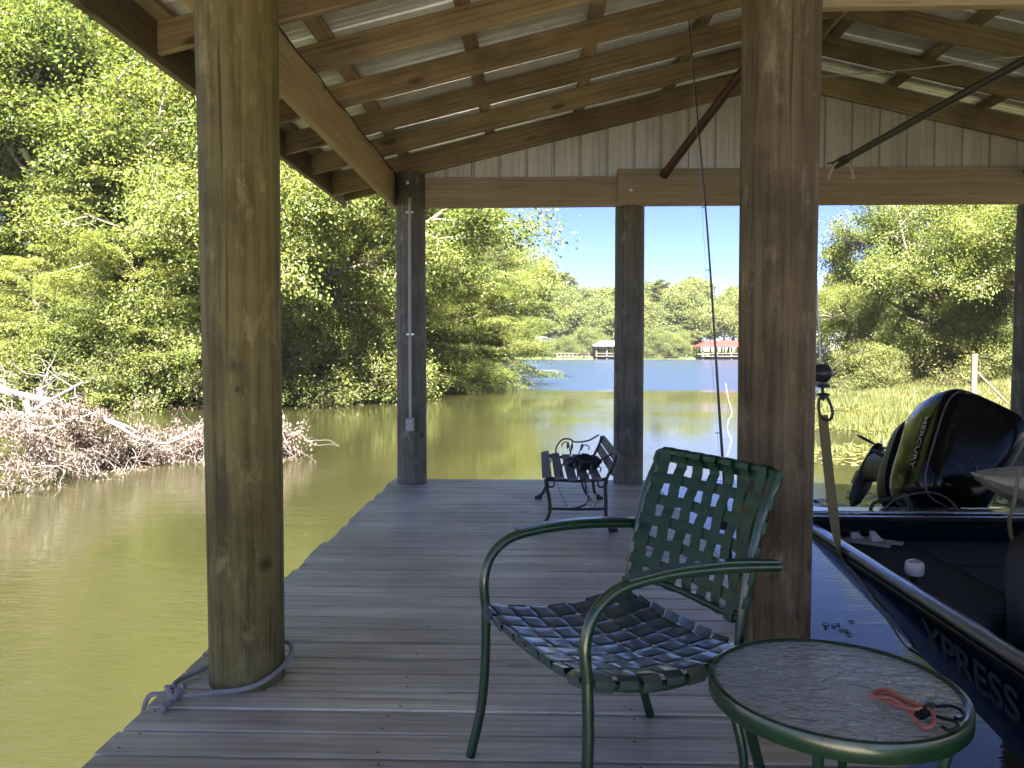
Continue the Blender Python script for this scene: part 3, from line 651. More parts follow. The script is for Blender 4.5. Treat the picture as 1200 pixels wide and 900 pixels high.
def pads():
    n = 30000; Y = 7.5 + 20 * rs.uniform(0, 1, n) ** 1.3; X = rs.uniform(2.2, 22, n)
    edge = 3.6 + (Y - 9) * .33 + 1.0 * np.sin(Y * 1.3)
    clump = np.sin(X * 1.7 + Y) * np.sin(Y * 1.9 - X * .6) + .7 * np.sin(X * 4.1) * np.sin(Y * 3.7)
    k = (X > edge) & (clump > rs.uniform(-1.2, 1.1, n) - np.clip((X - edge - 1) * .5, -.5, 1)); X, Y = X[k], Y[k]
    m = len(X); r = rs.uniform(.02, .075, m); a0 = rs.uniform(0, 6.28, m); V = []
    for j in range(6):
        a = a0 + j * 1.047; V.append(np.stack([X + r * np.cos(a), Y + r * np.sin(a), WATER + .006 + rs.uniform(0, .02, m)], -1))
    V = np.stack(V, 1).reshape(-1, 3)
    tag(np_mesh('floating_water_weed', V, np.arange(m * 6).reshape(-1, 6), M['pads']), 'yellow-green pads and weed floating at the marsh edge', 'water weed', kind='stuff')
pads()

# ------------------------------------------------------------------ fallen tree
def fallen_tree():
    root = empty('fallen_tree', (-8.2, 11.2, WATER), label='bleached fallen tree with pinkish dead leaves lying in the water on the left', cat='fallen tree')
    rs = np.random.RandomState(77); mb = MB()
    off = Vector((-8.2, 11.2, WATER))
    mains = [([(-90, 400, 11.8), (0, 455, 11.4), (60, 470, 11.3), (120, 490, 11.2), (165, 515, 11.2)], .062, .014),
             ([(-60, 485, 11.0), (0, 484, 10.9), (70, 490, 10.9), (100, 495, 11)], .04, .02),
             ([(-70, 560, 10.4), (0, 508, 10.7), (40, 480, 11.0), (97, 448, 11.4)], .035, .02),
             ([(30, 470, 11.1), (38, 500, 10.9), (52, 512, 10.8), (60, 530, 10.8)], .03, .012),
             ([(45, 455, 11.4), (60, 490, 11.2), (85, 520, 11.1)], .026, .01),
             ([(0, 505, 10.8), (60, 500, 10.8), (120, 480, 10.9)], .02, .008),
             ([(120, 490, 11.2), (150, 500, 11.2), (190, 520, 11.4), (235, 500, 11.7), (260, 480, 11.9)], .018, .006)]
    for pts, r0, r1 in mains:
        c = bez([aty(*p) - off for p in pts], 7); r0 *= 1.35; mb.tube(c, [r0 + (r1 - r0) * i / (len(c) - 1) for i in range(len(c))], 8)
    # bare twigs reaching up at the left
    for i in range(34):
        px = rs.uniform(-30, 90); py = rs.uniform(440, 500); a = aty(px, py, rs.uniform(10.9, 11.6)) - off
        b = branch_pts(a, (rs.normal(0, 1), rs.normal(0, .6), rs.uniform(-.2, 1.2)), rs.uniform(.25, .8), rs, 6, .25)
        mb.tube([tuple(p) for p in b], [.009 - .001 * k for k in range(7)], 4)
    P = []; D = []
    # dead foliage lies along the water in heaps of twigs
    line = [atz(-90, 590, WATER), atz(0, 578, WATER), atz(60, 560, WATER), atz(110, 553, WATER), atz(170, 545, WATER), atz(235, 543, WATER), atz(285, 542, WATER), atz(318, 538, WATER)]
    cl = bez([p - off for p in line], 12); n = len(cl)
    for i in range(400):
        t = rs.uniform(0, 1) ** .9; c = cl[int(t * (n - 1))]
        hmax = 1.05 * np.interp(t, [0, .25, .36, .48, .62, .8, .92, 1], [.9, 1.0, .95, .45, .5, .55, .65, .45])
        a = np.array(c) + rs.normal(0, 1, 3) * np.array([.22, .20, 0]) + np.array([0, .35 * (1 - t * .5) + rs.uniform(0, .35), 0]); a[2] = rs.uniform(0, 1) ** 1.3 * hmax
        d = (rs.normal(.3, .8), rs.normal(-.2, .6), rs.uniform(-.5, .7)); Lb = rs.uniform(.2, .5)
        b = branch_pts(a, d, Lb, rs, 5, .3, -.06); b[:, 2] = np.maximum(b[:, 2], -.04)
        mb.tube([tuple(p) for p in b], [.0065 - .0008 * k for k in range(6)], 4, cap=False)
        for k in range(6):
            m = 13; P.append(b[k] + rs.normal(0, .05, (m, 3))); D.append(np.tile([0, 0, -.8], (m, 1)) + rs.normal(0, .4, (m, 3)))
    P = np.concatenate(P); D = np.concatenate(D); P[:, 2] = np.maximum(P[:, 2], .01)
    # drooping bare twig ends
    for i in range(330):
        t = rs.uniform(0, 1); c = np.array(cl[int(t * (n - 1))]); a = c + np.array([rs.normal(0, .3), rs.normal(.2, .2), rs.uniform(.1, .5)])
        b = branch_pts(a, (rs.normal(.2, .7), rs.normal(-.6, .4), rs.uniform(-.6, .5)), rs.uniform(.3, .8), rs, 7, .28, -.05)
        mb.tube([tuple(p) for p in b], [.005 - .0005 * k for k in range(8)], 4, cap=False)
    mb.build('branch', M['deadwood'], root, smooth=True)
    V, Fc = leaves(P, D, .048, .24, rs, 1.0, .3); np_mesh('dead_foliage', V, Fc, M['dead_leaf'], root)
fallen_tree()
# bare snag twigs standing on the left bank
def snag(px, py, y, label, seed, h):
    rs = np.random.RandomState(seed); base = atz(px, py, WATER); base = aty(px, py, y); base.z = gz(base.x, base.y)
    mb = MB()
    for i in range(7):
        b = branch_pts((0, 0, 0), (rs.normal(0, .5), rs.normal(0, .3), 1), h * rs.uniform(.5, 1), rs, 7, .2)
        mb.tube([tuple(p) for p in b], [.028 - .003 * k for k in range(8)], 5)
        for j in range(6):
            q = b[rs.randint(2, 7)]; c = branch_pts(q, rs.normal(0, 1, 3), h * .25, rs, 5, .3); mb.tube([tuple(p) for p in c], [.01 - .0013 * k for k in range(6)], 4)
    o = mb.build('bare_snag', M['deadwood'], smooth=True); o.location = base
    tag(o, label, 'dead branch', 'bare grey snags on the left bank')
snag(45, 430, 21.8, 'bare grey snag above the fallen tree at the left edge', 1, 1.8)
snag(408, 476, 25.2, 'bare grey snag at the waterline left of the conduit post', 2, 1.3)

# ------------------------------------------------------------------ deck
dk = MB(); y = -1.6; pitch = .1425; i = 0
while y < 6.73:
    wob = rnd.uniform(-.0025, .0025); x0 = -1.26 + rnd.uniform(-.014, .014); x1 = 1.03
    dk.plank((x0, y + pitch / 2 + wob, -.019 + rnd.uniform(-.002, .002)), (x1, y + pitch / 2 - wob * .6, -.019 + rnd.uniform(-.002, .002)), pitch - .0115 + rnd.uniform(-.002, .001), .036, ch=.004)
    y += pitch
deck = dk.build('deck', M['deck']); tag(deck, kind='structure')
sub = MB()
for x in (-1.2, -.45, .3, .97): sub.plank((x, -1.55, -.135), (x, 6.7, -.135), .04, .19)
s_o = sub.build('deck_joists', M['pier'], deck)
nails = MB()
for k in range(58):
    yy = -1.6 + pitch * (k + .5)
    for x in (-1.2, -.45, .3, .97):
        for dy in (-.04, .04):
            if rnd.random() < .35: continue
            nails.lathe([(.0038, 0), (.0038, .0010)], 8, (x + rnd.uniform(-.016, .016), yy + dy + rnd.uniform(-.005, .005), .0002))
nails.build('nail_heads', M['cable'], deck)

# ------------------------------------------------------------------ boathouse
BH = empty('boathouse', (0, 0, 0), label='open timber boathouse frame with round posts and metal roof around the deck', cat='boathouse')
def post(x, y, r0, r1, z1, mat, z0=-2.2, lean=(0, 0)):
    mb = MB(); rs2 = np.random.RandomState(int(x * 100 + y * 10) % 1000); prof = []
    seg = 40; rows = 60; ph = rs2.uniform(0, 6, 6)
    for i in range(rows + 1):
        z = z0 + (z1 - z0) * i / rows; r = r0 + (r1 - r0) * max(0, z) / z1
        for k in range(seg):
            a = 2 * math.pi * k / seg
            rr = r * (1 + .012 * math.sin(2 * a + ph[0] + z * .7) + .008 * math.sin(3 * a + ph[1] - z) + .004 * math.sin(z * 5 + ph[2] + a))
            mb.v.append((rr * math.cos(a) + lean[0] * z, rr * math.sin(a) + lean[1] * z, z))
    for i in range(rows):
        for k in range(seg):
            k2 = (k + 1) % seg; mb.f.append((i * seg + k, i * seg + k2, (i + 1) * seg + k2, (i + 1) * seg + k)); mb.uv += [(0, 0)] * 4
    mb.f.append(tuple(rows * seg + k for k in range(seg))); mb.uv += [(0, 0)] * seg
    o = mb.build('post', mat, BH, smooth=True); o.location = (x, y, 0); return o
ZB = 2.37; ZT = 2.645     # underside and top of the header level (rafter seat at the eave beam)
p = post(-1.012, 2.625, .127, .138, 2.75, M['post_l']); p['label'] = 'thick olive-brown post nearest the left water'
p = post(.828, 2.68, .125, .133, 3.1, M['post_r']); p['label'] = 'thick brown post behind the green chair'
p = post(-1.072, 6.60, .127, .125, ZT, M['post_f']); p['label'] = 'post carrying the conduit and outlet box'
p = post(.803, 6.68, .127, .125, ZB, M['post_f'])
post(4.20, 6.68, .127, .125, ZB, M['post_f'])
post(4.20, 2.68, .127, .125, ZB, M['post_r'])
post(-1.07, -1.4, .127, .125, 2.75, M['post_l']); post(.828, -1.4, .127, .125, 2.7, M['post_r'])
# eave beam on the outer side of the left posts, header boards at the far end
mb = MB(); mb.plank((-1.222, -2.2, (ZB + ZT) / 2 + .005), (-1.222, 6.72, (ZB + ZT) / 2 + .005), .045, ZT - ZB, ch=.003); mb.build('eave_beam', M['beam'], BH)
mb = MB(); mb.plank((-.965, 6.62, 2.488), (.70, 6.62, 2.492), .04, .255); mb.build('header_beam', M['header'], BH)
mb = MB(); mb.plank((.69, 6.60, 2.52), (5.3, 6.60, 2.52), .04, .31); mb.build('header_beam', M['header'], BH)
mb = MB(); mb.plank((.97, 2.86, 2.50), (5.25, 2.86, 2.50), .045, .25); mb.build('tie_beam', M['beam'], BH)
SL = .238; XR = 2.05; XE = -1.75; ALPHA = math.atan(SL)
def zr(x): return 2.650 + SL * ((x if x < XR else 2 * XR - x) + 1.2)      # underside of the rafters
RH = .142
ys_r = [6.635 - .61 * k for k in range(0, 14)]
xr_end = 2 * XR - XE
for k, yr in enumerate(ys_r):
    for sgn in (-1, 1):
        xa, xb = (XE, XR - .02) if sgn < 0 else (xr_end, XR + .02)
        n = Vector((-SL, 0, 1)).normalized() if sgn < 0 else Vector((SL, 0, 1)).normalized()
        a = Vector((xa, yr, zr(xa))) + n * RH / 2; b = Vector((xb, yr, zr(xb))) + n * RH / 2
        mb = MB(); hh = RH if k else .19
        if k == 0: a -= n * .024; b -= n * .024
        mb.plank(a, b, .039, hh, up=(0, 0, 1), ch=.003); mb.build('rafter', M['rafter'], BH)
# fly rafter at the end of the overhang
YE = 7.10
for sgn in (-1, 1):
    xa, xb = (XE, XR) if sgn < 0 else (xr_end, XR)
    n = Vector((sgn * SL, 0, 1)).normalized()
    a = Vector((xa, YE, zr(xa))) + n * RH / 2; b = Vector((xb, YE, zr(xb))) + n * RH / 2
    mb = MB(); mb.plank(a, b, .039, RH, ch=.003); mb.build('fly_rafter', M['rafter'], BH)
mb = MB(); mb.plank((XE - .02, -2.2, zr(XE) + .062), (XE - .02, YE + .02, zr(XE) + .062), .04, .20, ch=.003); mb.build('fascia', M['fascia'], BH)
mb = MB(); mb.plank((xr_end + .02, -2.2, zr(XE) + .062), (xr_end + .02, YE + .02, zr(XE) + .062), .04, .20, ch=.003); mb.build('fascia', M['fascia'], BH)
mb = MB(); mb.plank((XR, -2.2, zr(XR) + .06), (XR, YE - .03, zr(XR) + .06), .038, .19, ch=.003); mb.build('ridge_board', M['rafter'], BH)
for xp in (-1.69, -1.10, -.36, .40, 1.16, 1.88):
    for sgn in (-1, 1):
        x = xp if sgn < 0 else 2 * XR - xp; n = Vector((sgn * SL, 0, 1)).normalized()
        c = Vector((x, 0, zr(x))) + n * (RH + .019 + .001)
        mb = MB(); mb.plank((c.x, -2.2, c.z), (c.x, YE + .0, c.z), .089, .036, up=tuple(n), ch=.002); mb.build('purlin', M['rafter'], BH)
# ribbed roof sheets: ribs run from eave to ridge
def sheet(name, mat, u0, u1, pos, pitch=.2286, rib=.018, flip=1):
    prof = []; u = u0
    while u < u1:
        prof += [(u, 0), (u + pitch * .36, 0), (u + pitch * .38, rib * .2), (u + pitch * .46, rib * .2), (u + pitch * .48, 0), (u + pitch * .60, 0), (u + pitch * .62, rib * .2), (u + pitch * .70, rib * .2), (u + pitch * .72, 0), (u + pitch * .86, 0), (u + pitch * .89, rib), (u + pitch * .95, rib), (u + pitch * .98, 0)]
        u += pitch
    mb = MB(); nn = len(prof)
    for t in (0, 1):
        for th in (0, .0009):
            for (a, h) in prof: mb.v.append(tuple(pos(a, t, h + th)))
    for base in (0, 1):
        o = base * nn
        for i in range(nn - 1):
            f = (o + i, o + i + 1, o + 2 * nn + i + 1, o + 2 * nn + i); mb.f.append(f if base else f[::-1]); mb.uv += [(0, 0)] * 4
    return mb.build(name, mat, BH)
for sgn in (-1, 1):
    n = Vector((sgn * SL, 0, 1)).normalized(); e = XE - .06 if sgn < 0 else xr_end + .06
    def pos(a, t, h, n=n, e=e): x = e + (XR - e) * t; return Vector((x, a, zr(x))) + n * (RH + .040 + h)
    sheet('metal_roof', M['roof'], -2.2, YE + .03, pos)
mb = MB(); c = zr(XR) + RH + .06
mb.add([(XR - .18, -2.2, c - .045 + .012), (XR, -2.2, c + .012), (XR + .18, -2.2, c - .045 + .012), (XR - .18, YE + .05, c - .045 + .012), (XR, YE + .05, c + .012), (XR + .18, YE + .05, c - .045 + .012)],
       [(0, 1, 4, 3), (1, 2, 5, 4)]); mb.build('ridge_cap', M['roof'], BH)
# gable siding behind the header, ribs upright, cut to the slope
def gable():
    y0 = 6.662; pitch = .2286; rib = .016; prof = []; u = -.98
    while u < 5.1:
        prof += [(u, 0), (u + .075, 0), (u + .079, .003), (u + .094, .003), (u + .098, 0), (u + .128, 0), (u + .132, .003), (u + .147, .003), (u + .151, 0), (u + .195, 0), (u + .204, rib), (u + .216, rib), (u + .225, 0)]
        u += pitch
    mb = MB(); nn = len(prof)
    for (a, h) in prof:
        xx = a; mb.v.append((xx, y0 - h * .0 + h, 2.45)); 
    for (a, h) in prof: mb.v.append((a, y0 + h, zr(a) + .06))
    for i in range(nn - 1): mb.f.append((i, i + 1, nn + i + 1, nn + i)); mb.uv += [(0, 0)] * 4
    mb.build('gable_siding', M['siding'], BH)
gable()
# the corner post's conduit, outlet box and loose cable
mb = MB(); cx, cyy = -1.072, 6.60 - .140
cp = [(cx + .012, cyy, .56), (cx + .012, cyy, 1.2), (cx + .014, cyy, 2.0), (cx + .016, cyy, 2.42)]
mb.tube(bez(cp, 4), .014, 12); con = mb.build('conduit', M['pvc'], BH, smooth=True)
mb = MB()
for z in (1.28, 2.30): mb.plank((cx - .018, cyy - .004, z), (cx + .046, cyy - .004, z), .012, .018)
mb.build('conduit_strap', M['steel'], con)
mb = MB(); mb.box((cx + .010, cyy - .012, .52), (.068, .05, .11), ch=.008); bx = mb.build('outlet_box', M['box_g'], BH)
mb = MB(); mb.box((cx + .010, cyy - .042, .525), (.054, .012, .085), ch=.004); mb.build('outlet_cover', M['pvc'], bx)
mb = MB(); mb.tube(bez([(cx + .015, cyy, 2.42), (cx - .01, cyy - .01, 2.50), (cx - .07, cyy - .04, 2.58), (-1.20, 6.3, 2.66)], 6), .005, 6); mb.build('cable', M['cable'], BH, smooth=True)
cb = []
for i in range(40):
    yy = 2.3 + i * .105; cb.append((-1.194 + .003 * math.sin(i * 1.1), yy, 2.648 - .004 * math.sin(i * .9) - .008 * math.sin(i * .37) ** 2))
mb = MB(); mb.tube(bez(cb, 3), .0045, 6); mb.build('cable', M['cable'], BH, smooth=True)
mb = MB(); mb.lathe([(.018, 0), (.018, .008), (.01, .012)], 10); o = mb.build('bolt', M['steel'], BH); o.location = (-1.08, 6.472, 2.55); o.rotation_euler = (R(90), 0, 0)
o2 = o.copy(); col.objects.link(o2); o2.location = (.80, 6.578, 2.50); o2.parent = BH

# ------------------------------------------------------------------ poles and wire under the roof
def pole(name, a, b, r, mat, label, cat='pole', group=None, seg=14):
    root = empty(name, a, label=label, cat=cat, group=group); d = Vector(b) - Vector(a)
    mb = MB(); mb.tube([(0, 0, 0), tuple(d * .5 + Vector((0, 0, .004))), tuple(d)], r, seg); mb.build('tube', M[mat], root, smooth=True); return root
r = pole('stowed_pipe', (1.06, 6.50, 2.60), (1.50, 5.44, 3.17), .034, 'red_pole', 'reddish brown pipe slanting up from the header left of the brown post', 'pipe')
mb = MB(); mb.lathe([(.038, 0), (.038, .05)], 14); o = mb.build('end_cap', M['cable'], r, smooth=True); o.rotation_euler = Vector((.44, -1.06, .57)).to_track_quat('Z', 'Y').to_euler()
a = aty(985, 190, 5.5); b = aty(1235, 52, 4.0)
r = pole('stowed_pole', a, b, .024, 'dark_pole', 'long dark grey pole slanting up to the right edge of the photo', 'pole')
mb = MB(); d = (b - a).normalized(); mb.tube([tuple(-d * .05), tuple(d * .06)], .031, 12); mb.build('rubber_grip', M['cable'], r, smooth=True)
for sx in (-1, 1):
    mb = MB(); mb.tube(bez([(sx * .01, -.01, 0), (sx * .05, -.02, -.02), (sx * .075, -.02, -.075), (sx * .085, -.01, -.11)], 5), .0095, 8)
    mb.lathe([(.0, -.004), (.014, -.002), (.014, .004), (0, .006)], 10, (sx * .085, -.01, -.115)); mb.build('hook', M['white_p'], r, smooth=True)
mb = MB(); mb.tube([(-.09, 0, -.01), (-.04, 0, .0), (0, 0, .01)], .006, 6); mb.build('hook_tip', M['cable'], r)
pole('stowed_pipe', (4.02, 6.52, 2.60), (4.9, 5.3, 3.0), .04, 'dark_pole', 'dark pipe end resting on the header at the right edge of the photo', 'pipe')
mb = MB(); a, b = aty(940, 92, 4.6), aty(1210, 64, 4.6); mid = (a + b) / 2; mid.z -= .012
mb.tube(bez([a, mid, b], 8), .0035, 6); tag(mb.build('thin_wire', M['wire'], smooth=True), 'thin pale wire strung under the right slope of the roof', 'wire')

# ------------------------------------------------------------------ rope round the near left post
mb = MB(); pc = Vector((-1.012, 2.625, 0)); rr = .137; pts = []
for k in range(0, 27):
    a = R(150 + 250 * k / 26 + 0); pts.append((pc.x + (rr + .008) * math.cos(a), pc.y + (rr + .008) * math.sin(a), .014 + .035 * max(0, math.sin((k / 26) * 3.0)) * (1 if k > 18 else .3)))
knot = Vector((-1.19, 2.46, .02))
lp = [(-1.24, 2.80, .012), (-1.215, 2.88, .012), (-1.10, 2.80, .02)]
mb.tube(bez([tuple(knot), (-1.13, 2.44, .016), (-1.06, 2.470, .016), (-1.00, 2.478, .018), (-.93, 2.502, .03), (-.882, 2.56, .05), (-.862, 2.64, .075), (-.90, 2.73, .085), (-1.0, 2.78, .07), (-1.12, 2.74, .03), (-1.19, 2.64, .014), (-1.232, 2.55, .012), tuple(knot)], 8), .0085, 9)
mb.tube(bez([tuple(knot), (knot.x + .02, knot.y - .02, .03), (knot.x + .015, knot.y - .055, .016), (knot.x + .005, knot.y - .10, .010)], 6), .0095, 9)
kn = [(knot.x + .024 * math.cos(t) * (1 + .3 * math.sin(2.5 * t)), knot.y + .02 * math.sin(t), .024 + .014 * math.sin(2 * t + 1)) for t in [i * .7 for i in range(26)]]
mb.tube(bez(kn, 3), .008, 8); mb.tube(bez([tuple(knot), (knot.x - .05, knot.y + .0, .012), (knot.x - .09, knot.y - .004, .003), (knot.x - .12, knot.y, -.08)], 5), .0085, 8)
tag(mb.build('rope', M['rope'], smooth=True), 'grey rope tied round the foot of the thick left post', 'rope')

# ------------------------------------------------------------------ green strap chair
def chair():
    # local frame: x across (far side to near side), y front to back, z up
    A = Vector((-.140, 2.135, 0)); u = Vector((.88, .475, 0)).normalized(); v = Vector((u.y, -u.x, 0))
    root = empty('strap_chair', A, 0, 'green metal armchair with woven vinyl straps beside the round glass table', 'chair')
    root.rotation_euler = (0, 0, math.atan2(v.y, v.x))
    W = .535; rt = .0135
    def tube(name, pts, r=rt, parent=root, n=8, seg=12):
        m = MB(); m.tube(bez(pts, n), r, seg); return m.build(name, M['green'], parent, smooth=True)
    for sx, x in (('far', 0), ('near', W)):
        o = -.004 if x == 0 else .004
        tube('leg', [(x + o * 2.4, -.045, 0), (x + o * 1.5, -.012, .14), (x + o, .0, .28), (x, 0, .42)])
        tube('armrest', [(x, 0, .42), (x - o * .2, -.006, .50), (x, .012, .562), (x, .055, .603), (x, .115, .622), (x, .24, .630), (x, .38, .624), (x, .50, .612), (x, .565, .604)])
        m = MB(); m.ribbon(bez([(x, .10, .634), (x, .24, .643), (x, .40, .637), (x, .555, .619)], 6), (1, 0, 0), .030, .010); m.build('arm_cap', M['green'], root, smooth=True)
    xb = (.028, W - .028)
    for x in xb:
        o = -.01 if x < .2 else .01
        tube('leg', [(x + o, .56, 0), (x + o * .6, .515, .14), (x, .478, .28), (x, .462, .40)])
    back = [(.462, .40), (.474, .50), (.500, .62), (.540, .74), (.585, .835)]
    by = lambda z: .462 + .123 * max(0, (z - .40) / .435) ** 1.55
    m = MB(); path = [(xb[0], *back[0])] + [(xb[0], b[0], b[1]) for b in back[1:-1]] + [(xb[0], back[-1][0] - .004, back[-1][1] - .02), (xb[0] + .018, back[-1][0], back[-1][1])]
    full = path + [(W / 2, back[-1][0] + .006, back[-1][1] + .004)] + [(W - p[0], p[1], p[2]) for p in path[::-1]]
    m.tube(bez(full, 6), .0125, 12); m.tube([(xb[0], by(.475), .475), (W / 2, by(.475) + .016, .475), (xb[1], by(.475), .475)], .010, 10)
    m.build('back_frame', M['green'], root, smooth=True)
    # seat frame: sides dip towards the middle
    zs = lambda t: .425 - .045 * math.sin(math.pi * min(1, t * 1.05)) ** 1 - .02 * t
    m = MB()
    for x in (.0, W): m.tube(bez([(x, .0, .42), (x, .12, zs(.27)), (x, .25, zs(.56)), (x, .38, zs(.85)), (x, .462, .40)], 6), .0125, 12)
    dipx = lambda x: -.030 * math.sin(math.pi * x / W)
    for yy, zz in ((.005, .418), (.455, .40)): m.tube([(x, yy, zz + dipx(x) * .75) for x in np.linspace(0, W, 13)], .0125, 12)
    m.build('seat_frame', M['green'], root, smooth=True)
    # woven seat
    seat = MB(); nS, wS = 8, .058
    zseat = lambda x, y: .436 - .020 * (y / .46) - .028 * math.sin(math.pi * min(1, max(0, y / .46))) + dipx(x) * .95
    ps = np.linspace(.036, W - .036, nS); pt = np.linspace(.036, .430, 7)
    def over(i, j): return 1 if (i + j) % 2 else -1
    for i, x in enumerate(ps):      # front-back straps
        pts = []
        for y in np.linspace(-.012, .470, 60):
            ph = math.tanh(5 * math.cos(math.pi * (y - pt[0]) / (pt[1] - pt[0]))); z = zseat(x, y) + .0019 * ph * (1 if i % 2 else -1)
            pts.append((x, y, z))
        pts = [(x, -.012, .40)] + [(x, -.016, .422)] + pts[1:-1] + [(x, .475, .41), (x, .468, .39)]
        seat.ribbon(pts, (1, 0, (dipx(x + .002) - dipx(x - .002)) / .004), wS - .004, .0016)
    for j, y in enumerate(pt):
        pts = []
        for x in np.linspace(-.010, W + .010, 64):
            ph = math.tanh(5 * math.cos(math.pi * (x - ps[0]) / (ps[1] - ps[0]))); pts.append((x, y, zseat(x, y) - .0019 * ph * (1 if j % 2 else -1) * 1.0))
        z0 = pts[0][2]; pts = [(-.008, y, z0 - .036), (-.0145, y, z0 - .024), (-.0150, y, z0 - .010)] + pts[1:-1] + [(W + .0150, y, z0 - .010), (W + .0145, y, z0 - .024), (W + .008, y, z0 - .036)]
        seat.ribbon(pts, (0, 1, (zseat(.26, min(y + .02, .455)) - zseat(.26, max(y - .02, .005))) / .04), .052, .0016)
    seat.build('seat', M['strap_sheen'], root, smooth=True)
    # woven backrest: straps pass over the front of the frame tubes and wrap round them
    bk = MB(); nv = 7; xv = np.linspace(.070, W - .070, nv); hz = [.520, .5806, .6412, .7018, .7624, .823]
    bow = lambda x: -.0145 + .034 * math.sin(math.pi * min(1, max(0, (x - .028) / (W - .056))))
    A_ = .0018
    for i, x in enumerate(xv):
        pts = [(x, by(.475) + .030, .478), (x, by(.475) + .018, .462)]
        for z in np.linspace(.462, .835, 50):
            ph = math.tanh(4 * math.cos(math.pi * (z - hz[0]) / .0606)); pts.append((x, by(z) + bow(x) * (1 - max(0, (z - .80) / .035) ** 2 * .0) - A_ * ph * (1 if i % 2 else -1), z))
        dt = min(0, bow(x)) ; yt = by(.835)
        pts[-6:] = [(p[0], p[1] + (yt - .0145 - p[1]) * (k / 5) ** 1.2, p[2]) for k, p in enumerate(pts[-6:])]
        pts += [(x, yt - .012, .8475), (x, yt + .001, .8525), (x, yt + .0145, .848), (x, yt + .016, .832)]
        bk.ribbon(pts, (1, (bow(x + .002) - bow(x - .002)) / .004, 0), .041, .0012)
    for j, z in enumerate(hz):
        pts = []
        for x in np.linspace(.026, W - .026, 50):
            ph = math.tanh(4 * math.cos(math.pi * (x - xv[0]) / (xv[1] - xv[0]))); pts.append((x, by(z) + bow(x) + A_ * ph * (1 if j % 2 else -1), z + .0015 * math.sin(x * 30 + j)))
        y0 = by(z); pts = [(.030, y0 + .0150, z), (.018, y0 + .0110, z), (.0132, y0 + .0005, z), (.0170, y0 - .011, z)] + pts[1:-1] + [(W - .0170, y0 - .011, z), (W - .0132, y0 + .0005, z), (W - .018, y0 + .0110, z), (W - .030, y0 + .0150, z)]
        bk.ribbon(pts, (0, (by(z + .01) - by(z - .01)) / .02, 1), .031, .0012)
    bk.build('backrest', M['strap_b'], root, smooth=True)
chair()

# ------------------------------------------------------------------ round glass table
TC = Vector((.64, 1.64, 0)); TR = .257; TH = .432
tb = empty('side_table', TC, 0, 'round green side table with a rippled glass top in front of the brown post', 'table')
mb = MB()
n = 72
prof = [(TR - .012, TH - .005), (TR - .012, TH + .003), (TR - .006, TH + .006), (TR + .001, TH + .004), (TR + .004, TH - .004), (TR + .004, TH - .030), (TR - .001, TH - .036), (TR - .008, TH - .036), (TR - .012, TH - .030)]
for (r_, z) in prof:
    for k in range(n): a = 2 * math.pi * k / n; mb.v.append((r_ * math.cos(a), r_ * math.sin(a), z))
for i in range(len(prof)):
    for k in range(n):
        k2 = (k + 1) % n; i2 = (i + 1) % len(prof); mb.f.append((i * n + k, i2 * n + k, i2 * n + k2, i * n + k2)); mb.uv += [(0, 0)] * 4
mb.build('rim', M['green'], tb, smooth=True)
mb = MB(); mb.lathe([(TR - .0125, TH - .006), (TR - .0125, TH - .0005)], 72); mb.build('glass_top', M['glass'], tb)
for k in range(4):
    a = R(62 + 90 * k); ca, sa = math.cos(a), math.sin(a)
    m = MB(); m.tube(bez([(ca * (TR - .03), sa * (TR - .03), TH - .02), (ca * (TR - .045), sa * (TR - .045), .33), (ca * (TR - .07), sa * (TR - .07), .2), (ca * (TR - .04), sa * (TR - .04), .06), (ca * (TR - .01), sa * (TR - .01), 0)], 6), .0105, 12)
    lg = m.build('leg', M['green'], tb, smooth=True)

# ------------------------------------------------------------------ bungee cord
def hz(px, py, z=.441): return atz(px, py, z)
bg_ = empty('bungee_cord', hz(1075, 830), 0, 'folded orange bungee cord with black hooks lying on the glass table', 'bungee cord')
org = hz(1075, 830)
def loc(px, py, dz=0): q = hz(px, py) - org; return (q.x, q.y, dz)
mb = MB()
mb.tube(bez([loc(1024, 812, .0), loc(1045, 815, .002), (loc(1068, 828, .004)), loc(1085, 834, .008), loc(1094, 842, .006), loc(1092, 852, .002), loc(1082, 852, 0), loc(1072, 842, 0), loc(1062, 832, .003), loc(1045, 822, .006), loc(1025, 820, .004), loc(1023, 814, .005), loc(1040, 812, .007), loc(1060, 824, .008), loc(1080, 833, .010), loc(1088, 836, .006)], 7), .0038, 9)
mb.tube(bez([loc(1023, 817, .0), loc(1035, 820, .0), loc(1052, 827, .0), loc(1070, 837, .010), loc(1080, 836, .010)], 7), .0038, 9)
mb.build('cord', M['orange'], bg_, smooth=True)
mb = MB(); mb.tube(bez([loc(1075, 838, .004), loc(1084, 834, .006), loc(1093, 829, .005)], 5), [.004] + [.0075] * 8 + [.006] * 2, 10)
mb.tube(bez([loc(1092, 830, .003), loc(1112, 829, .003), loc(1124, 832, .002), loc(1130, 839, .002), loc(1126, 844, .002), loc(1118, 842, .002)], 6), .0034, 8)
mb.tube(bez([loc(1088, 838, .003), loc(1104, 843, .003), loc(1120, 847, .002), loc(1122, 853, .002), loc(1113, 857, .002), loc(1104, 853, .002)], 6), .0034, 8)
mb.tube(bez([loc(1074, 838, .003), loc(1080, 842, .004), loc(1088, 838, .004)], 5), .006, 10)
mb.build('hook', M['black_pl'], bg_, smooth=True)
mb = MB(); mb.ribbon(bez([loc(1074, 829, .010), loc(1083, 821, .014), loc(1094, 820, .012)], 5), (.3, .9, .3), .014, .0012); mb.build('tape_flag', M['tape'], bg_, smooth=True)

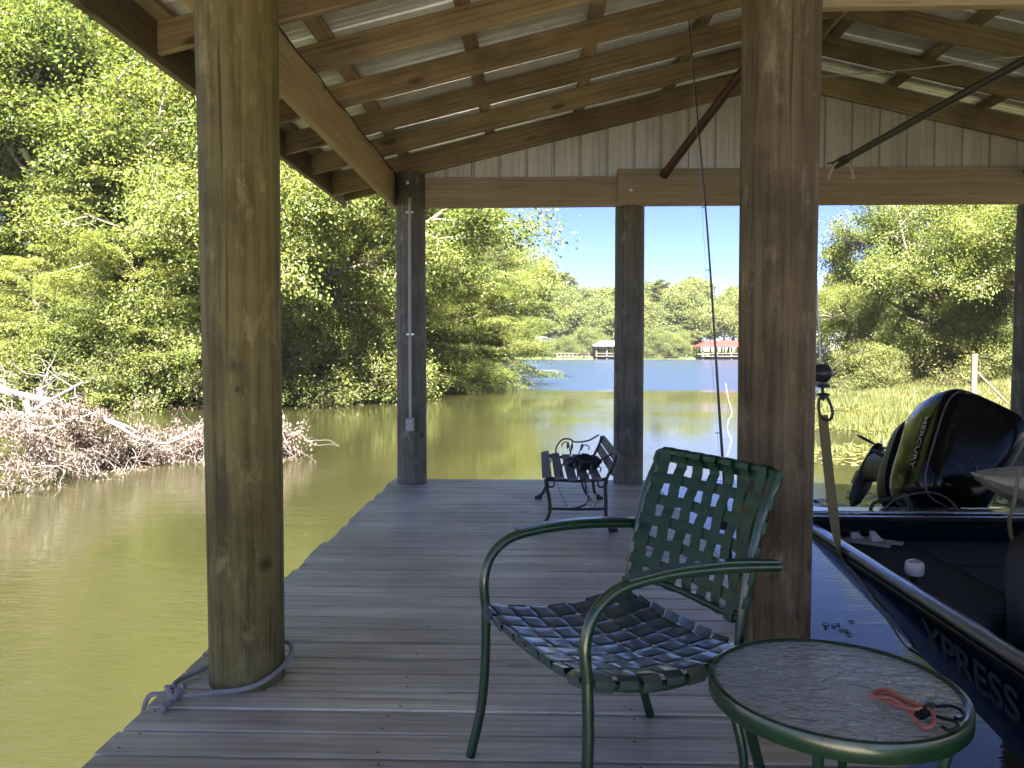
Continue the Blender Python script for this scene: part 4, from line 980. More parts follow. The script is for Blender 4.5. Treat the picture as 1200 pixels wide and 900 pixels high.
# ------------------------------------------------------------------ little park bench
def bench():
    Y0, Y1 = 4.84, 5.90
    root = empty('garden_bench', (.25, Y0, 0), 0, 'small bench with black scrolled iron ends and grey slats by the middle post', 'bench')
    o = Vector((.25, Y0, 0)); XF, XBk = -.185, .195; SH = .345
    for (yy, nm) in ((0, 'near'), (Y1 - Y0, 'far')):
        for sgn in (-1, 1):
            m = MB(); x = XF if sgn < 0 else XBk
            m.tube(bez([(x + sgn * .045, yy, .008), (x + sgn * .012, yy, .045), (x - sgn * .012 + .01, yy, .12), (x - sgn * .012 + .01, yy, .20), (x + sgn * -.006, yy, .28), (x - sgn * .0, yy, SH - .01)], 6), [.020] * 4 + [.012] * 22 + [.013] * 5, 8, flat=1)
            m.box((x + sgn * .045, yy, .011), (.055, .034, .022), ch=.006)
            m.tube(bez([(x, yy, .33), (x - sgn * .045, yy, .33), (x - sgn * .05, yy, .29), (x - sgn * .02, yy, .285), (x - sgn * .012, yy, .31)], 5), .006, 6)
            m.build('leg', M['black_iron'], root, smooth=True)
        m = MB(); m.tube(bez([(XF, yy, SH), (XF + .08, yy, SH - .014), (0, yy, SH - .024), (XBk - .06, yy, SH - .018), (XBk, yy, SH - .01)], 6), .0105, 8)
        m.tube(bez([(XBk, yy, SH - .01), (XBk + .02, yy, SH + .03), (XBk + .05, yy, SH + .10), (XBk + .06, yy, SH + .145)], 5), .010, 8)
        m.build('end_frame', M['black_iron'], root, smooth=True)
        # armrest: an arch with two leafy scrolls and an upright, from the back upright to the front
        m = MB()
        arch = [(XF + .09, yy, SH + .0), (XF + .095, yy, SH + .06), (XF + .14, yy, SH + .115), (XF + .20, yy, SH + .118), (0 + .04, yy, SH + .10), (.10, yy, SH + .098), (.17, yy, SH + .115), (.235, yy, SH + .155)]
        m.tube(bez(arch, 7), .0062, 7)
        m.tube(bez([(XF + .20, yy, SH + .0), (XF + .195, yy, SH + .05), (XF + .175, yy, SH + .095), (XF + .14, yy, SH + .085), (XF + .135, yy, SH + .06)], 5), .0045, 6)
        m.tube(bez([(.08, yy, SH - .0), (.095, yy, SH + .045), (.125, yy, SH + .075), (.16, yy, SH + .06), (.155, yy, SH + .035)], 5), .0045, 6)
        m.tube([(.015, yy, SH - .01), (.03, yy, SH + .10)], .005, 6)
        for (lx, lz) in ((XF + .178, .07), (.10, .06), (.024, .06)): m.tube([(lx, yy, SH + lz - .028), (lx + .003, yy, SH + lz), (lx + .008, yy, SH + lz + .028)], [.003, .012, .003], 7)
        m.build('armrest', M['black_iron'], root, smooth=True)
        m = MB(); m.tube([(XF + .01, yy, .145), (0, yy, .14), (XBk - .01, yy, .145)], .0085, 8); m.build('stretcher', M['black_iron'], root, smooth=True)
    L = Y1 - Y0
    for i, (x, z, tl) in enumerate([(XF + .005, SH + .012, .25), (XF + .085, SH - .002, .08), (XF + .165, SH - .010, 0), (XF + .245, SH - .010, 0), (XF + .32, SH - .004, -.12)]):
        m = MB(); up = Vector((-math.sin(tl) * 1, 0, math.cos(tl))); m.plank((x, -.03, z), (x, L + .03, z), .060, .018, up=tuple(up), ch=.005); m.build('seat_slat', M['slat'], root)
    for (x, z) in ((XBk + .045, SH + .045), (XBk + .072, SH + .115)):
        m = MB(); up = Vector((-.93, 0, .34)); m.plank((x, -.03, z), (x, L + .03, z), .062, .016, up=tuple(up), ch=.005); m.build('back_slat', M['slat'], root)
bench()
# soft black bag slumped on the bench
def blob(name, c, size, mat, seed, label, cat, amp=.16):
    rs = np.random.RandomState(seed); nu, nv = 36, 22; V = []; ph = rs.uniform(0, 6, 8)
    for j in range(nv + 1):
        th = math.pi * j / nv
        for i in range(nu):
            a = 2 * math.pi * i / nu; r = 1 + amp * (math.sin(3 * a + ph[0]) * math.sin(2 * th + ph[1]) + .6 * math.sin(5 * a + ph[2] + 3 * th) + .4 * math.sin(9 * a + ph[3]) * math.sin(6 * th))
            x, y, z = r * math.sin(th) * math.cos(a), r * math.sin(th) * math.sin(a), math.cos(th) * r
            z = max(z, -.55); V.append((x * size[0], y * size[1], (z + .55) * size[2]))
    F = [(j * nu + i, (j + 1) * nu + i, (j + 1) * nu + (i + 1) % nu, j * nu + (i + 1) % nu) for j in range(nv) for i in range(nu)]
    o = np_mesh(name, np.array(V), np.array(F), mat, smooth=True); o.location = c; return tag(o, label, cat)
bag = blob('cloth_bag', (.335, 5.25, .348), (.105, .15, .052), M['black_cloth'], 4, 'slumped black cloth bag lying on the slats of the small bench', 'bag')
mb = MB(); mb.tube(bez([(-.06, -.10, .03), (-.08, -.17, .09), (.0, -.19, .11), (.05, -.13, .05)], 6), .006, 6); mb.build('bag_handle', M['black_cloth'], bag, smooth=True)
# clips and line dangling from the bench
dg = empty('hanging_clips', (.30, 4.80, .34), 0, 'bunch of metal clips and dark line dangling below the near end of the bench', 'clips')
mb = MB(); mb.tube(bez([(0, 0, .04), (.012, -.005, -.03), (.02, 0, -.09), (.045, 0, -.13)], 6), .006, 7); mb.tube(bez([(-.02, 0, .02), (.0, 0, -.06), (.03, 0, -.12), (.01, 0, -.16), (-.05, .03, -.19), (-.09, .04, -.195)], 6), .007, 7)
mb.tube(bez([(-.17, 0, -.02), (-.14, 0, -.10), (-.10, .03, -.185)], 5), .002, 5); mb.build('line', M['cable'], dg, smooth=True)
for i, (x, z, a) in enumerate(((.035, -.10, .3), (.06, -.135, 1.0), (.075, -.12, .6), (.04, -.15, 1.6), (.02, -.07, .1), (.055, -.16, 2.2))):
    mb = MB(); pts = [(.013 * math.cos(t), .004 * math.sin(2 * t), .024 * math.sin(t)) for t in np.linspace(0, 2 * math.pi, 16)]; mb.tube(pts, .0032, 6, cap=False)
    o = mb.build('clip', M['steel'], dg, smooth=True); o.location = (x, rnd.uniform(-.01, .01), z); o.rotation_euler = (0, a, rnd.uniform(0, 2))

# ------------------------------------------------------------------ fishing rod
ra, rb = aty(859, 700, 3.45), aty(807, 22, 3.45); ra.z = .0
rod = empty('fishing_rod', ra, 0, 'long dark fishing rod standing upright behind the green chair', 'fishing rod')
L_ = rb - ra
cur = bez([(0, 0, 0.002), tuple(L_ * .3 + Vector((.004, 0, 0))), tuple(L_ * .65 + Vector((.012, 0, 0))), tuple(L_)], 10)
mb = MB(); mb.tube(cur[4:], [.0078 - .0058 * i / (len(cur) - 5) for i in range(len(cur) - 4)], 9); mb.build('blank', M['rod'], rod, smooth=True)
mb = MB(); mb.tube([tuple(cur[0]), tuple(cur[1]), tuple(cur[5])], [.014, .014, .0115], 12); mb.build('handle', M['black_cloth'], rod, smooth=True)
mb = MB(); c = cur[5] + Vector((-.02, -.03, 0)); mb.lathe([(.02, -.03), (.032, -.022), (.034, .01), (.024, .03)], 18, c); mb.tube(bez([c + Vector((0, 0, 0)), c + Vector((.05, -.02, .02)), c + Vector((.075, -.03, -.01))], 4), .004, 6); mb.lathe([(.008, -.01), (.011, 0), (.008, .01)], 10, c + Vector((.08, -.03, -.01))); mb.build('reel', M['black_pl'], rod, smooth=True)
for t in (.35, .5, .62, .73, .82, .9, .96):
    q = cur[int(t * (len(cur) - 1))]; g = .014 * (1.15 - t) + .003; mb = MB()
    mb.tube([(q.x - g * .9 + g * math.cos(s), q.y + g * .9 * math.sin(s), q.z) for s in np.linspace(0, 6.283, 14)], .0012, 5, cap=False); mb.build('line_guide', M['steel'], rod, smooth=True)
mb = MB(); mb.tube([c, cur[14] + Vector((-.02, 0, 0)), cur[22] + Vector((-.014, 0, 0)), cur[-1]], .0007, 4); mb.build('line', M['wire'], rod)

# ------------------------------------------------------------------ boat on its lift
bt = empty('bass_boat', (2.2, 2.0, -.3), 0, 'dark navy aluminium bass boat with its motor tilted up, hung in slings beside the deck', 'boat')
B0 = Vector((2.2, 2.0, -.3))
def bb(mb, name, mat, parent=bt, smooth=False): return mb.build(name, mat, parent, smooth=smooth, origin=None if parent is not bt else None)
def rel(p): return Vector(p) - B0
XG, XC = 1.33, 2.2; YT = 3.80; YB = -1.6
def hw(y):      # half beam at gunwale
    t = max(0, (1.1 - y) / (1.1 - YB)); return .87 * (1 - t ** 2.2 * .98) if y < 1.1 else .87
secs = []; NS = 28
for i in range(NS + 1):
    y = YT + (YB - YT) * i / NS; g = hw(y); up_ = .10 * max(0, (1.5 - y) / 3) ** 1.6
    zc = .13 - .12 * (3.86 - y)
    cz = max(zc, -.20) + up_ * 2.0; kz = min(cz - .10, -.24) + up_ * 2.2
    sec = [(-g, .285 + up_), (-g - .0, .262 + up_), (-(g - .045), (.262 + cz) / 2 + up_ * .5), (-(g - .10) * .99, cz), (-(g - .16) * .97, cz - .03), (-g * .35, kz + .02), (0, kz - .02)]
    sec = sec + [(-x, z) for x, z in sec[-2::-1]]; secs.append([(XC + x, y, z) for x, z in sec])
mb = MB(); m_ = len(secs[0])
for s_ in secs: mb.v += [tuple(Vector(p) - B0) for p in s_]
for i in range(NS):
    for k in range(m_ - 1): mb.f.append((i * m_ + k, i * m_ + k + 1, (i + 1) * m_ + k + 1, (i + 1) * m_ + k)); mb.uv += [(0, 0)] * 4
mb.f.append(tuple(range(m_))[::-1]); mb.uv += [(0, 0)] * m_
hull = mb.build('hull', M['hull'], bt, smooth=True)
# gunwale rail on both sides: wide bright cap over a black rub strip
for sg in (-1, 1):
    mb = MB(); mk = MB(); ml = MB()
    for i in range(NS):
        y0, y1 = YT + (YB - YT) * i / NS, YT + (YB - YT) * (i + 1) / NS
        def P(y, dx, z): up_ = .10 * max(0, (1.5 - y) / 3) ** 1.6; return Vector((XC + sg * (hw(y) + dx), y, z + up_)) - B0
        for (m__, prof) in ((mb, [(.006, .276), (.012, .287), (.010, .300), (.0, .308), (-.022, .310), (-.036, .305), (-.040, .292)]), (mk, [(-.040, .300), (-.070, .20)]), (ml, [(.006, .268), (.010, .262), (.006, .250)])):
            o = len(m__.v); q = len(prof)
            m__.v += [tuple(P(y0, a, z)) for a, z in prof] + [tuple(P(y1, a, z)) for a, z in prof]
            for k in range(q - 1):
                f = (o + k, o + k + 1, o + q + k + 1, o + q + k); m__.f.append(f if sg > 0 else f[::-1]); m__.uv += [(0, 0)] * 4
    g_ = mb.build('gunwale', M['alu'], bt, smooth=True); mk.build('inner_wall', M['gel'], bt, smooth=True); ml.build('rub_strip', M['vinyl'], g_, smooth=True)
# transom cap, decks
mb = MB(); mb.plank(rel((XC - .86, YT - .03, .305)), rel((XC + .86, YT - .03, .305)), .09, .075, ch=.014); bb(mb, 'transom_cap', M['gel'])
mb = MB(); mb.plank(rel((XC - .84, YT + .05, .352)), rel((XC + .84, YT + .05, .352)), .10, .012, ch=.004); bb(mb, 'transom_trim', M['alu'])
def deckpiece(y0, y1, z, name, x0=None, x1=None, mat='carpet'):
    mb = MB(); n_ = 10; pts = []
    for i in range(n_ + 1):
        y = y0 + (y1 - y0) * i / n_; g = hw(y) - (.07 if z > .1 else .20); pts.append((XC + (-g if x0 is None else x0), XC + (g if x1 is None else x1), y))
    for zz in (z, z - .03):
        mb.v += [tuple(rel((a, y, zz))) for a, b, y in pts] + [tuple(rel((b, y, zz))) for a, b, y in pts]
    q = n_ + 1
    for i in range(n_):
        mb.f.append((i, i + 1, q + i + 1, q + i)); mb.f.append((2 * q + i, 3 * q + i, 3 * q + i + 1, 2 * q + i + 1)); mb.uv += [(0, 0)] * 8
    mb.f.append((0, q, 3 * q, 2 * q)); mb.f.append((n_, 2 * q + n_, 3 * q + n_, q + n_)); mb.uv += [(0, 0)] * 8
    return mb.build(name, M[mat], bt)
deckpiece(3.76, 2.72, .222, 'rear_deck'); deckpiece(2.70, 1.3, -.02, 'cockpit_floor'); deckpiece(1.3, -1.5, .21, 'front_deck')
mb = MB(); mb.plank(rel((XC - .69, 2.715, .10)), rel((XC + .69, 2.715, .10)), .02, .225); bb(mb, 'bulkhead', M['carpet'])
mb = MB()      # hatch seams: thin raised lids
for (x0, x1, y0, y1) in ((-.42, .42, 2.80, 3.28), (-.42, .42, 3.31, 3.68), (.48, .72, 2.85, 3.6)):
    mb.box(rel((XC + (x0 + x1) / 2, (y0 + y1) / 2, .226)), (x1 - x0, y1 - y0, .012), ch=.004)
bb(mb, 'hatch_lid', M['carpet'])
# plate with two white fittings near the stern corner, light stem
mb = MB(); mb.box(rel((1.585, 3.72, .232)), (.24, .13, .012), rot=Matrix.Rotation(R(-35), 3, 'Z'), ch=.004); pl = bb(mb, 'fitting_plate', M['box_g'])
for (x, y) in ((1.56, 3.76), (1.63, 3.70)):
    mb = MB(); c = rel((x, y, .238)); mb.add([c + Vector(v_) for v_ in ((-.03, -.02, 0), (.03, -.02, 0), (.03, .02, 0), (-.03, .02, 0), (-.028, -.006, .045), (-.008, -.006, .045), (-.008, .006, .045), (-.028, .006, .045))],
        [(3, 2, 1, 0), (4, 5, 6, 7), (0, 1, 5, 4), (1, 2, 6, 5), (2, 3, 7, 6), (3, 0, 4, 7)]); mb.build('wedge_clip', M['white_p'], pl)
mb = MB(); mb.box(rel((1.69, 3.64, .242)), (.07, .05, .008), rot=Matrix.Rotation(R(-35), 3, 'Z')); mb.build('socket', M['white_p'], pl)
mb = MB(); mb.tube(bez([rel((1.46, 3.83, .25)), rel((1.50, 3.79, .27)), rel((1.54, 3.80, .262)), rel((1.50, 3.75, .245))], 5), .011, 8); bb(mb, 'cleat', M['black_pl'], smooth=True)
kx = rel((1.447, 2.95, .222)); mb = MB(); mb.lathe([(.020, 0), (.014, .02), (.014, .07)], 14, kx); ks = bb(mb, 'light_stem', M['black_pl'], smooth=True)
mb = MB(); mb.lathe([(.012, .066), (.030, .070), (.034, .080), (.034, .110), (.030, .120), (.016, .127), (.002, .129)], 22, kx); mb.build('light_cap', M['white_p'], ks, smooth=True)
# seats in the cockpit
def seat(x, y, s=1):
    mb = MB(); V = []; nu, nv = 14, 14; c = rel((x, y, .09))
    for side in (0, 1):
        for j in range(nv + 1):
            for i in range(nu + 1):
                u_ = -1 + 2 * i / nu; v_ = j / nv; hwid = .235 * (1 - .32 * v_ ** 3) * s; rr_ = 1 - .5 * max(0, v_ - .7) * u_ * u_
                X_ = u_ * hwid; Z_ = .02 + .46 * v_ * rr_; Yo = .10 * v_ + (.055 if side else -.055) * (1 - u_ ** 4) * (1 - (2 * v_ - 1) ** 6) + .03 * math.cos(v_ * 9) * (0 if side else .25)
                V.append(tuple(c + Vector((X_, Yo, Z_))))
    o = len(mb.v); mb.v += V; q = (nu + 1) * (nv + 1)
    for side in (0, 1):
        for j in range(nv):
            for i in range(nu):
                a_ = side * q + j * (nu + 1) + i; f = (a_, a_ + 1, a_ + nu + 2, a_ + nu + 1); mb.f.append(f[::-1] if side else f); mb.uv += [(0, 0)] * 4
    return mb
st = seat(1.84, 2.62).build('seat', M['vinyl'], bt, smooth=True)
mb = MB(); mb.box(rel((1.84, 2.40, .11)), (.46, .42, .11), ch=.04); mb.build('seat_cushion', M['vinyl'], st)
mb = MB(); mb.tube(bez([rel((1.66, 2.555, .29)), rel((1.79, 2.545, .295)), rel((1.94, 2.552, .29))], 4), .004, 6)
mb.tube(bez([rel((1.80, 2.545, .28)), rel((1.78, 2.54, .24)), rel((1.78, 2.54, .18)), rel((1.74, 2.54, .16))], 4), .005, 6); mb.build('hinge', M['steel'], st, smooth=True)
st2 = seat(2.50, 2.62).build('seat', M['vinyl'], bt, smooth=True)
# lettering
def text(body, size, mat, mtx, parent, ext=.0015, shear=0, name='lettering'):
    cu = bpy.data.curves.new(name, 'FONT'); cu.body = body; cu.size = size; cu.extrude = ext; cu.shear = shear; cu.align_x = 'CENTER'; cu.align_y = 'CENTER'; cu.offset = size * .012
    tmp = bpy.data.objects.new('tmp', cu); col.objects.link(tmp); dg_ = bpy.context.evaluated_depsgraph_get()
    me = bpy.data.meshes.new_from_object(tmp.evaluated_get(dg_)); bpy.data.objects.remove(tmp)
    me.materials.clear(); me.materials.append(mat); me.transform(mtx); o = bpy.data.objects.new(name, me); col.objects.link(o); o.parent = parent; return o
def frame(o, xd, yd):
    xd = Vector(xd).normalized(); zd = xd.cross(Vector(yd)).normalized(); yd = zd.cross(xd)
    return Matrix(((xd.x, yd.x, zd.x, o[0]), (xd.y, yd.y, zd.y, o[1]), (xd.z, yd.z, zd.z, o[2]), (0, 0, 0, 1)))
zc = lambda y: max(.13 - .12 * (3.86 - y), -.20)
yL = 2.42; pm = rel((XG + .028 - .006, yL, (.262 + zc(yL)) / 2 + .045))
text('XPRESS', .165, M['dim_l'], frame(pm + Vector((-.004, 0, 0)), (0, -1, -.04), (-.28, 0, 1)), bt, .001, .25, 'hull_lettering')

# outboard motor tilted up: its cowl top faces the viewer
MC = Vector((2.25, 4.02, .61))
ax = Vector((.02, .955, -.22)).normalized()                      # from the cowl top towards the leg
roll = R(-27)
Uv = Vector((0, .22, .95)); Uv = (Uv - ax * Uv.dot(ax)).normalized(); Uv = Matrix.Rotation(-roll, 3, ax) @ Uv   # long way of the cowl (fore-aft of motor)
Vv = Uv.cross(ax).normalized()                                                                      # across
if Vv.x < 0: Vv = -Vv
def cowl(sections, n=56):
    mb = MB()
    for (s, a, b, e, du) in sections:
        for k in range(n):
            t = 2 * math.pi * k / n; cu, cv = math.cos(t), math.sin(t)
            uu = math.copysign(abs(cu) ** (2 / e), cu) * a; vv = math.copysign(abs(cv) ** (2 / e), cv) * b * (1 + .17 * (uu / a))
            mb.v.append(tuple(MC + ax * s + Uv * (uu + du) + Vv * vv - B0))
    for i in range(len(sections) - 1):
        for k in range(n):
            k2 = (k + 1) % n; mb.f.append((i * n + k, i * n + k2, (i + 1) * n + k2, (i + 1) * n + k)); mb.uv += [(0, 0)] * 4
    mb.f.append(tuple(range(n))[::-1]); mb.f.append(tuple((len(sections) - 1) * n + k for k in range(n))); mb.uv += [(0, 0)] * (2 * n)
    return mb
motor = cowl([(-.058, .14, 0.0920, 3, .01), (-.052, .22, 0.1426, 3.6, .01), (-.030, .285, 0.1794, 4.2, .01), (-.004, .300, 0.1914, 4.4, 0), (.012, .312, 0.2024, 4.6, 0), (.05, .325, 0.2134, 4.6, 0), (.20, .335, 0.2208, 4.4, -.005), (.36, .325, 0.2134, 4, -.01), (.46, .30, 0.1978, 3.6, -.02), (.50, .26, 0.1656, 3.2, -.03)]).build('motor_cowl', M['cowl'], bt, smooth=True)
mb = cowl([(-.002, .3030, .1940, 4.4, 0), (.001, .3080, .1990, 4.5, 0), (.004, .3095, .2000, 4.5, 0)]); mb.build('cowl_seam', M['dark_pole'], motor, smooth=True)
mb = MB(); c0 = MC - B0 - ax * .060 + Uv * -.09 - Vv * .02
rg = [c0 + Uv * .042 * math.cos(t) + Vv * .042 * math.sin(t) for t in np.linspace(0, 6.283, 28)]; mb.tube(rg, .004, 6, cap=False)
mb.build('round_badge', M['reflet'], motor, smooth=True)
# lower cowl, leg, gearcase with fins beyond
mb = cowl([(.49, .29, .205, 3, -.03), (.58, .30, .20, 2.8, -.05), (.72, .24, .15, 2.6, -.06), (.80, .15, .075, 2.4, .0), (1.15, .11, .05, 2.2, .03), (1.3, .11, .05, 2.2, .03)]); leg = mb.build('motor_leg', M['vinyl'], motor, smooth=True)
mb = MB(); g0 = MC - B0 + ax * 1.34; mb.tube([tuple(g0 + Uv * t) for t in (-.26, -.22, -.1, .05, .18, .22)], [.01, .04, .058, .055, .04, .02], 14); mb.build('gearcase', M['vinyl'], motor, smooth=True)
mb = MB(); mb.ribbon([tuple(g0 + ax * t - Uv * .02 * 1) for t in (.04, .14, .22)], tuple(Uv), .10, .008); mb.build('skeg', M['dark_pole'], motor)
mb = MB()
for k in range(3):
    a_ = R(120 * k + 20); dv = (ax * math.cos(a_) + Vv * math.sin(a_)); mb.tube([tuple(g0 + Uv * .20 + dv * t) for t in (.02, .05, .09, .13, .16, .175)], [.018, .034, .044, .042, .028, .008], 12, flat=.2)
mb.build('propeller', M['dark_pole'], motor)
mb = MB(); p0 = aty(1040, 538, 5.0) - B0; mb.tube(bez([p0 + Vector((-.10, .0, .06)), p0 + Vector((-.07, 0, .045)), p0 + Vector((-.01, 0, .01)), p0 + Vector((.14, 0, -.08))], 5), [.006, .018, .028, .034, .038, .042, .045, .048, .050, .052, .054, .056, .058, .06, .06, .06], 12, flat=.28); mb.build('cavitation_plate', M['dark_pole'], motor)
# bracket and cables at the transom
mb = MB(); mb.plank(rel((2.20, 3.86, .02)), rel((2.20, 3.90, .36)), .26, .06, up=(0, 1, 0)); mb.plank(rel((2.10, 3.95, .25)), rel((2.15, 4.25, .36)), .05, .10); mb.plank(rel((2.28, 3.95, .25)), rel((2.30, 4.25, .36)), .05, .10); mb.build('motor_bracket', M['gel'], motor)
def hose(pts, r, mat='cable'):
    mb = MB(); mb.tube(bez([aty(*p) - B0 for p in pts], 7), r, 8); return mb.build('hose', M[mat], bt, smooth=True)
hose([(1018, 606, 3.84), (1024, 590, 3.86), (1045, 584, 3.95), (1062, 590, 4.0), (1075, 600, 4.0)], .009)
hose([(1030, 604, 3.84), (1050, 585, 3.84), (1085, 577, 3.82), (1110, 584, 3.82), (1127, 604, 3.82)], .005, 'dark_pole')
hose([(1022, 603, 3.83), (1040, 597, 3.84), (1060, 600, 3.84), (1090, 606, 3.84), (1130, 603, 3.84)], .011)
hose([(1035, 603, 3.83), (1055, 605, 3.83), (1075, 602, 3.83), (1100, 598, 3.83), (1120, 602, 3.83), (1138, 606, 3.83)], .009)
hose([(1120, 602, 3.84), (1130, 597, 3.84), (1138, 602, 3.84), (1134, 608, 3.84)], .006)
hose([(1064, 604, 3.85), (1066, 590, 3.9), (1060, 580, 4.0)], .013)
hose([(1088, 606, 3.86), (1096, 600, 3.86), (1104, 607, 3.86)], .014)
o = text('MERCURY', .066, M['silver_l'], frame(MC - B0 + ax * .115 - Vv * .2205 - Uv * .02, -Uv + Vv * .112, -ax), motor, .0012, .15, 'cowl_lettering')
# ------------------------------------------------------------------ lift slings
sl = empty('lift_sling', (1.25, 3.34, .9), 0, 'khaki webbing sling hanging from a black hook and running under the boat', 'lift sling')
S0 = Vector((1.25, 3.34, .9))
mb = MB(); lst = [(1.235, 3.34, .87), (1.252, 3.34, .72), (1.280, 3.34, .50), (1.302, 3.33, .33), (1.318, 3.30, .25)]
for y_, x_ in ((3.24, 1.362), (3.10, 1.400)): lst.append((x_ - .004, y_, .262 + (zc(y_) - .262) * ((x_ - 1.33) / .095)))
lst += [(1.425, 2.97, zc(2.97) - .012), (1.48, 2.97, zc(2.97) - .05), (1.75, 2.97, -.20), (2.2, 2.97, -.30)]
mb.ribbon(bez([Vector(q) - S0 for q in lst], 6), lambda i: (.97, .25, 0) if i < 14 else Vector((.97, .25, 0)).lerp(Vector((.1, 1, 0)), min(1, (i - 14) / 12)), .048, .004); mb.build('webbing', M['strap_y'], sl, smooth=True)
for o_, pts, r_ in (('carabiner', [(-.018, 0, .06), (-.033, 0, .03), (-.03, 0, -.02), (-.016, 0, -.045), (.014, 0, -.05), (.026, 0, -.02), (.010, 0, .03), (-.010, 0, .058), (-.018, 0, .06)], .0065),
                    ('hook', [(-.018, 0, .13), (-.019, 0, .10), (-.018, 0, .07), (-.012, 0, .045), (-.02, 0, .035)], .0075)):
    mb = MB(); mb.tube(bez([Vector(q) for q in pts], 6), r_, 8); mb.build(o_, M['black_iron'], sl, smooth=True)
mb = MB()
for z_ in (.058, .095): mb = MB(); mb.lathe([(.010, -.008), (.026, -.005), (.028, .003), (.012, .008)], 14, (-.015, 0, z_)); mb.build('swivel', M['black_iron'], sl, smooth=True)
mb = MB(); rrp = [(.0, -.042), (.026, -.036), (.042, -.012), (.045, .0), (.042, .012), (.026, .036), (.0, .042)]; mb.lathe(rrp, 20, (-.022, 0, .150)); mb.build('pulley', M['black_iron'], sl, smooth=True)
mb = MB(); mb.tube([(-.03, 0, .19), (-.08, 0, 1.0), (-.12, 0, 1.85)], .004, 6); mb.build('lift_cable', M['steel'], sl)
# ------------------------------------------------------------------ beige kayak nose with strap
ky = empty('kayak', (2.4, 3.2, .55), 0, 'beige moulded kayak tip poking in at the right edge above the boat', 'kayak')
mb = MB(); n = 24; K0 = Vector((2.4, 3.2, .55))
for i in range(19):
    t = i / 18; x = 1.815 + 2.9 * t ** 1.5; wv_ = .075 + .27 * min(1, t * 3.2) ** .8; hh = (.016 + min(.10, (x - 1.815) * .42)) * (0.4 if t == 0 else 1); zc_ = .640 - .62 * hh + min(.03, (x - 1.815) * .14)
    for k in range(n):
        a_ = 2 * math.pi * k / n; cz_ = math.sin(a_); cx_ = math.cos(a_)
        z_ = zc_ + (math.copysign(abs(cz_) ** .7, cz_) * hh * (.55 if cz_ > 0 else 1.0)) + (.010 * math.cos(7 * a_) * min(1, .4 + t * 6)); y_ = 3.2 + cx_ * wv_ * .62
        mb.v.append((x - K0.x, y_ - K0.y, z_ - K0.z))
for i in range(18):
    for k in range(n): k2 = (k + 1) % n; mb.f.append((i * n + k, (i + 1) * n + k, (i + 1) * n + k2, i * n + k2)); mb.uv += [(0, 0)] * 4
mb.f.append(tuple(range(n))); mb.uv += [(0, 0)] * n; mb.f.append(tuple(18 * n + k for k in range(n))[::-1]); mb.uv += [(0, 0)] * n
mb.build('kayak_hull', M['kayak'], ky, smooth=True)
mb = MB(); mb.ribbon(bez([aty(1195, 548, 3.0) - K0, aty(1188, 590, 2.98) - K0, aty(1183, 610, 2.98) - K0, aty(1186, 632, 2.98) - K0, aty(1192, 640, 2.99) - K0], 5), (.9, .3, .1), .020, .003); mb.build('tie_strap', M['strap_y'], ky, smooth=True)

# pale summer air over the lake
hz_m = bpy.data.materials.new('haze_air'); hz_m.use_nodes = True; hn = hz_m.node_tree; hn.nodes.clear()
ho = hn.nodes.new('ShaderNodeOutputMaterial'); hv = hn.nodes.new('ShaderNodeVolumePrincipled'); hv.inputs['Density'].default_value = .0002; hv.inputs['Color'].default_value = (.93, .95, 1, 1); hv.inputs['Anisotropy'].default_value = .2
hn.links.new(hv.outputs[0], ho.inputs['Volume'])
hb = MB(); hb.v = [(x, y, z) for z in (-3.6, 34) for x, y in ((-2600, -1000), (2600, -1000), (2600, 4600), (-2600, 4600))]
hb.f = [(3, 2, 1, 0), (4, 5, 6, 7), (0, 1, 5, 4), (1, 2, 6, 5), (2, 3, 7, 6), (3, 0, 4, 7)]; hb.uv = [(0, 0)] * 24
tag(hb.build('haze', hz_m), kind='stuff')
# ------------------------------------------------------------------ things across the water
def house(name, x, y, w_, d_, h, roofh, wallmat, roofmat, label, cat, over=.6, rz=0, wins=3):
    z = gz(x, y); r = empty(name, (x, y, z - .1), rz, label, cat)
    m = MB(); m.box((0, 0, h / 2), (w_, d_, h), ch=.01); m.build('wall', M[wallmat], r)
    m = MB(); W2, D2 = w_ / 2 + over, d_ / 2 + over
    for (t0, e) in ((h + .01, 0), (h + .13, 1)): m.v += [(-W2, -D2, t0), (W2, -D2, t0), (W2, D2, t0), (-W2, D2, t0), (-W2 + roofh, 0, t0 + roofh), (W2 - roofh, 0, t0 + roofh)]
    for o in (0, 6):
        for f in ((0, 1, 5, 4), (2, 3, 4, 5), (3, 0, 4), (1, 2, 5)): m.f.append(tuple(o + a for a in f)); m.uv += [(0, 0)] * len(f)
    for a, b in ((0, 1), (1, 2), (2, 3), (3, 0)): m.f.append((a, b, b + 6, a + 6)); m.uv += [(0, 0)] * 4
    m.build('roof', M[roofmat], r)
    for i in range(wins):
        xx = -w_ / 2 + w_ * (i + .5) / wins
        f = MB(); f.box((xx, -d_ / 2 - .02, h * .55), (1.1, .08, 1.3)); fo = f.build('window', M['white_wall'], r); g = MB(); g.box((xx, -d_ / 2 - .075, h * .55), (.9, .04, 1.1)); g.build('pane', M['dark_glass'], fo)
    return r
house('lake_house', .6, 160, 6.5, 6, 2.3, 1.1, 'brick', 'pale_roof', 'brown house with a whitish roof among the far trees, left of the middle post', 'house')
house('lake_house', 17.6, 47, 7.0, 5, 2.4, 1.3, 'white_wall', 'pale_roof', 'white house showing through the leaves of the right bank', 'house')
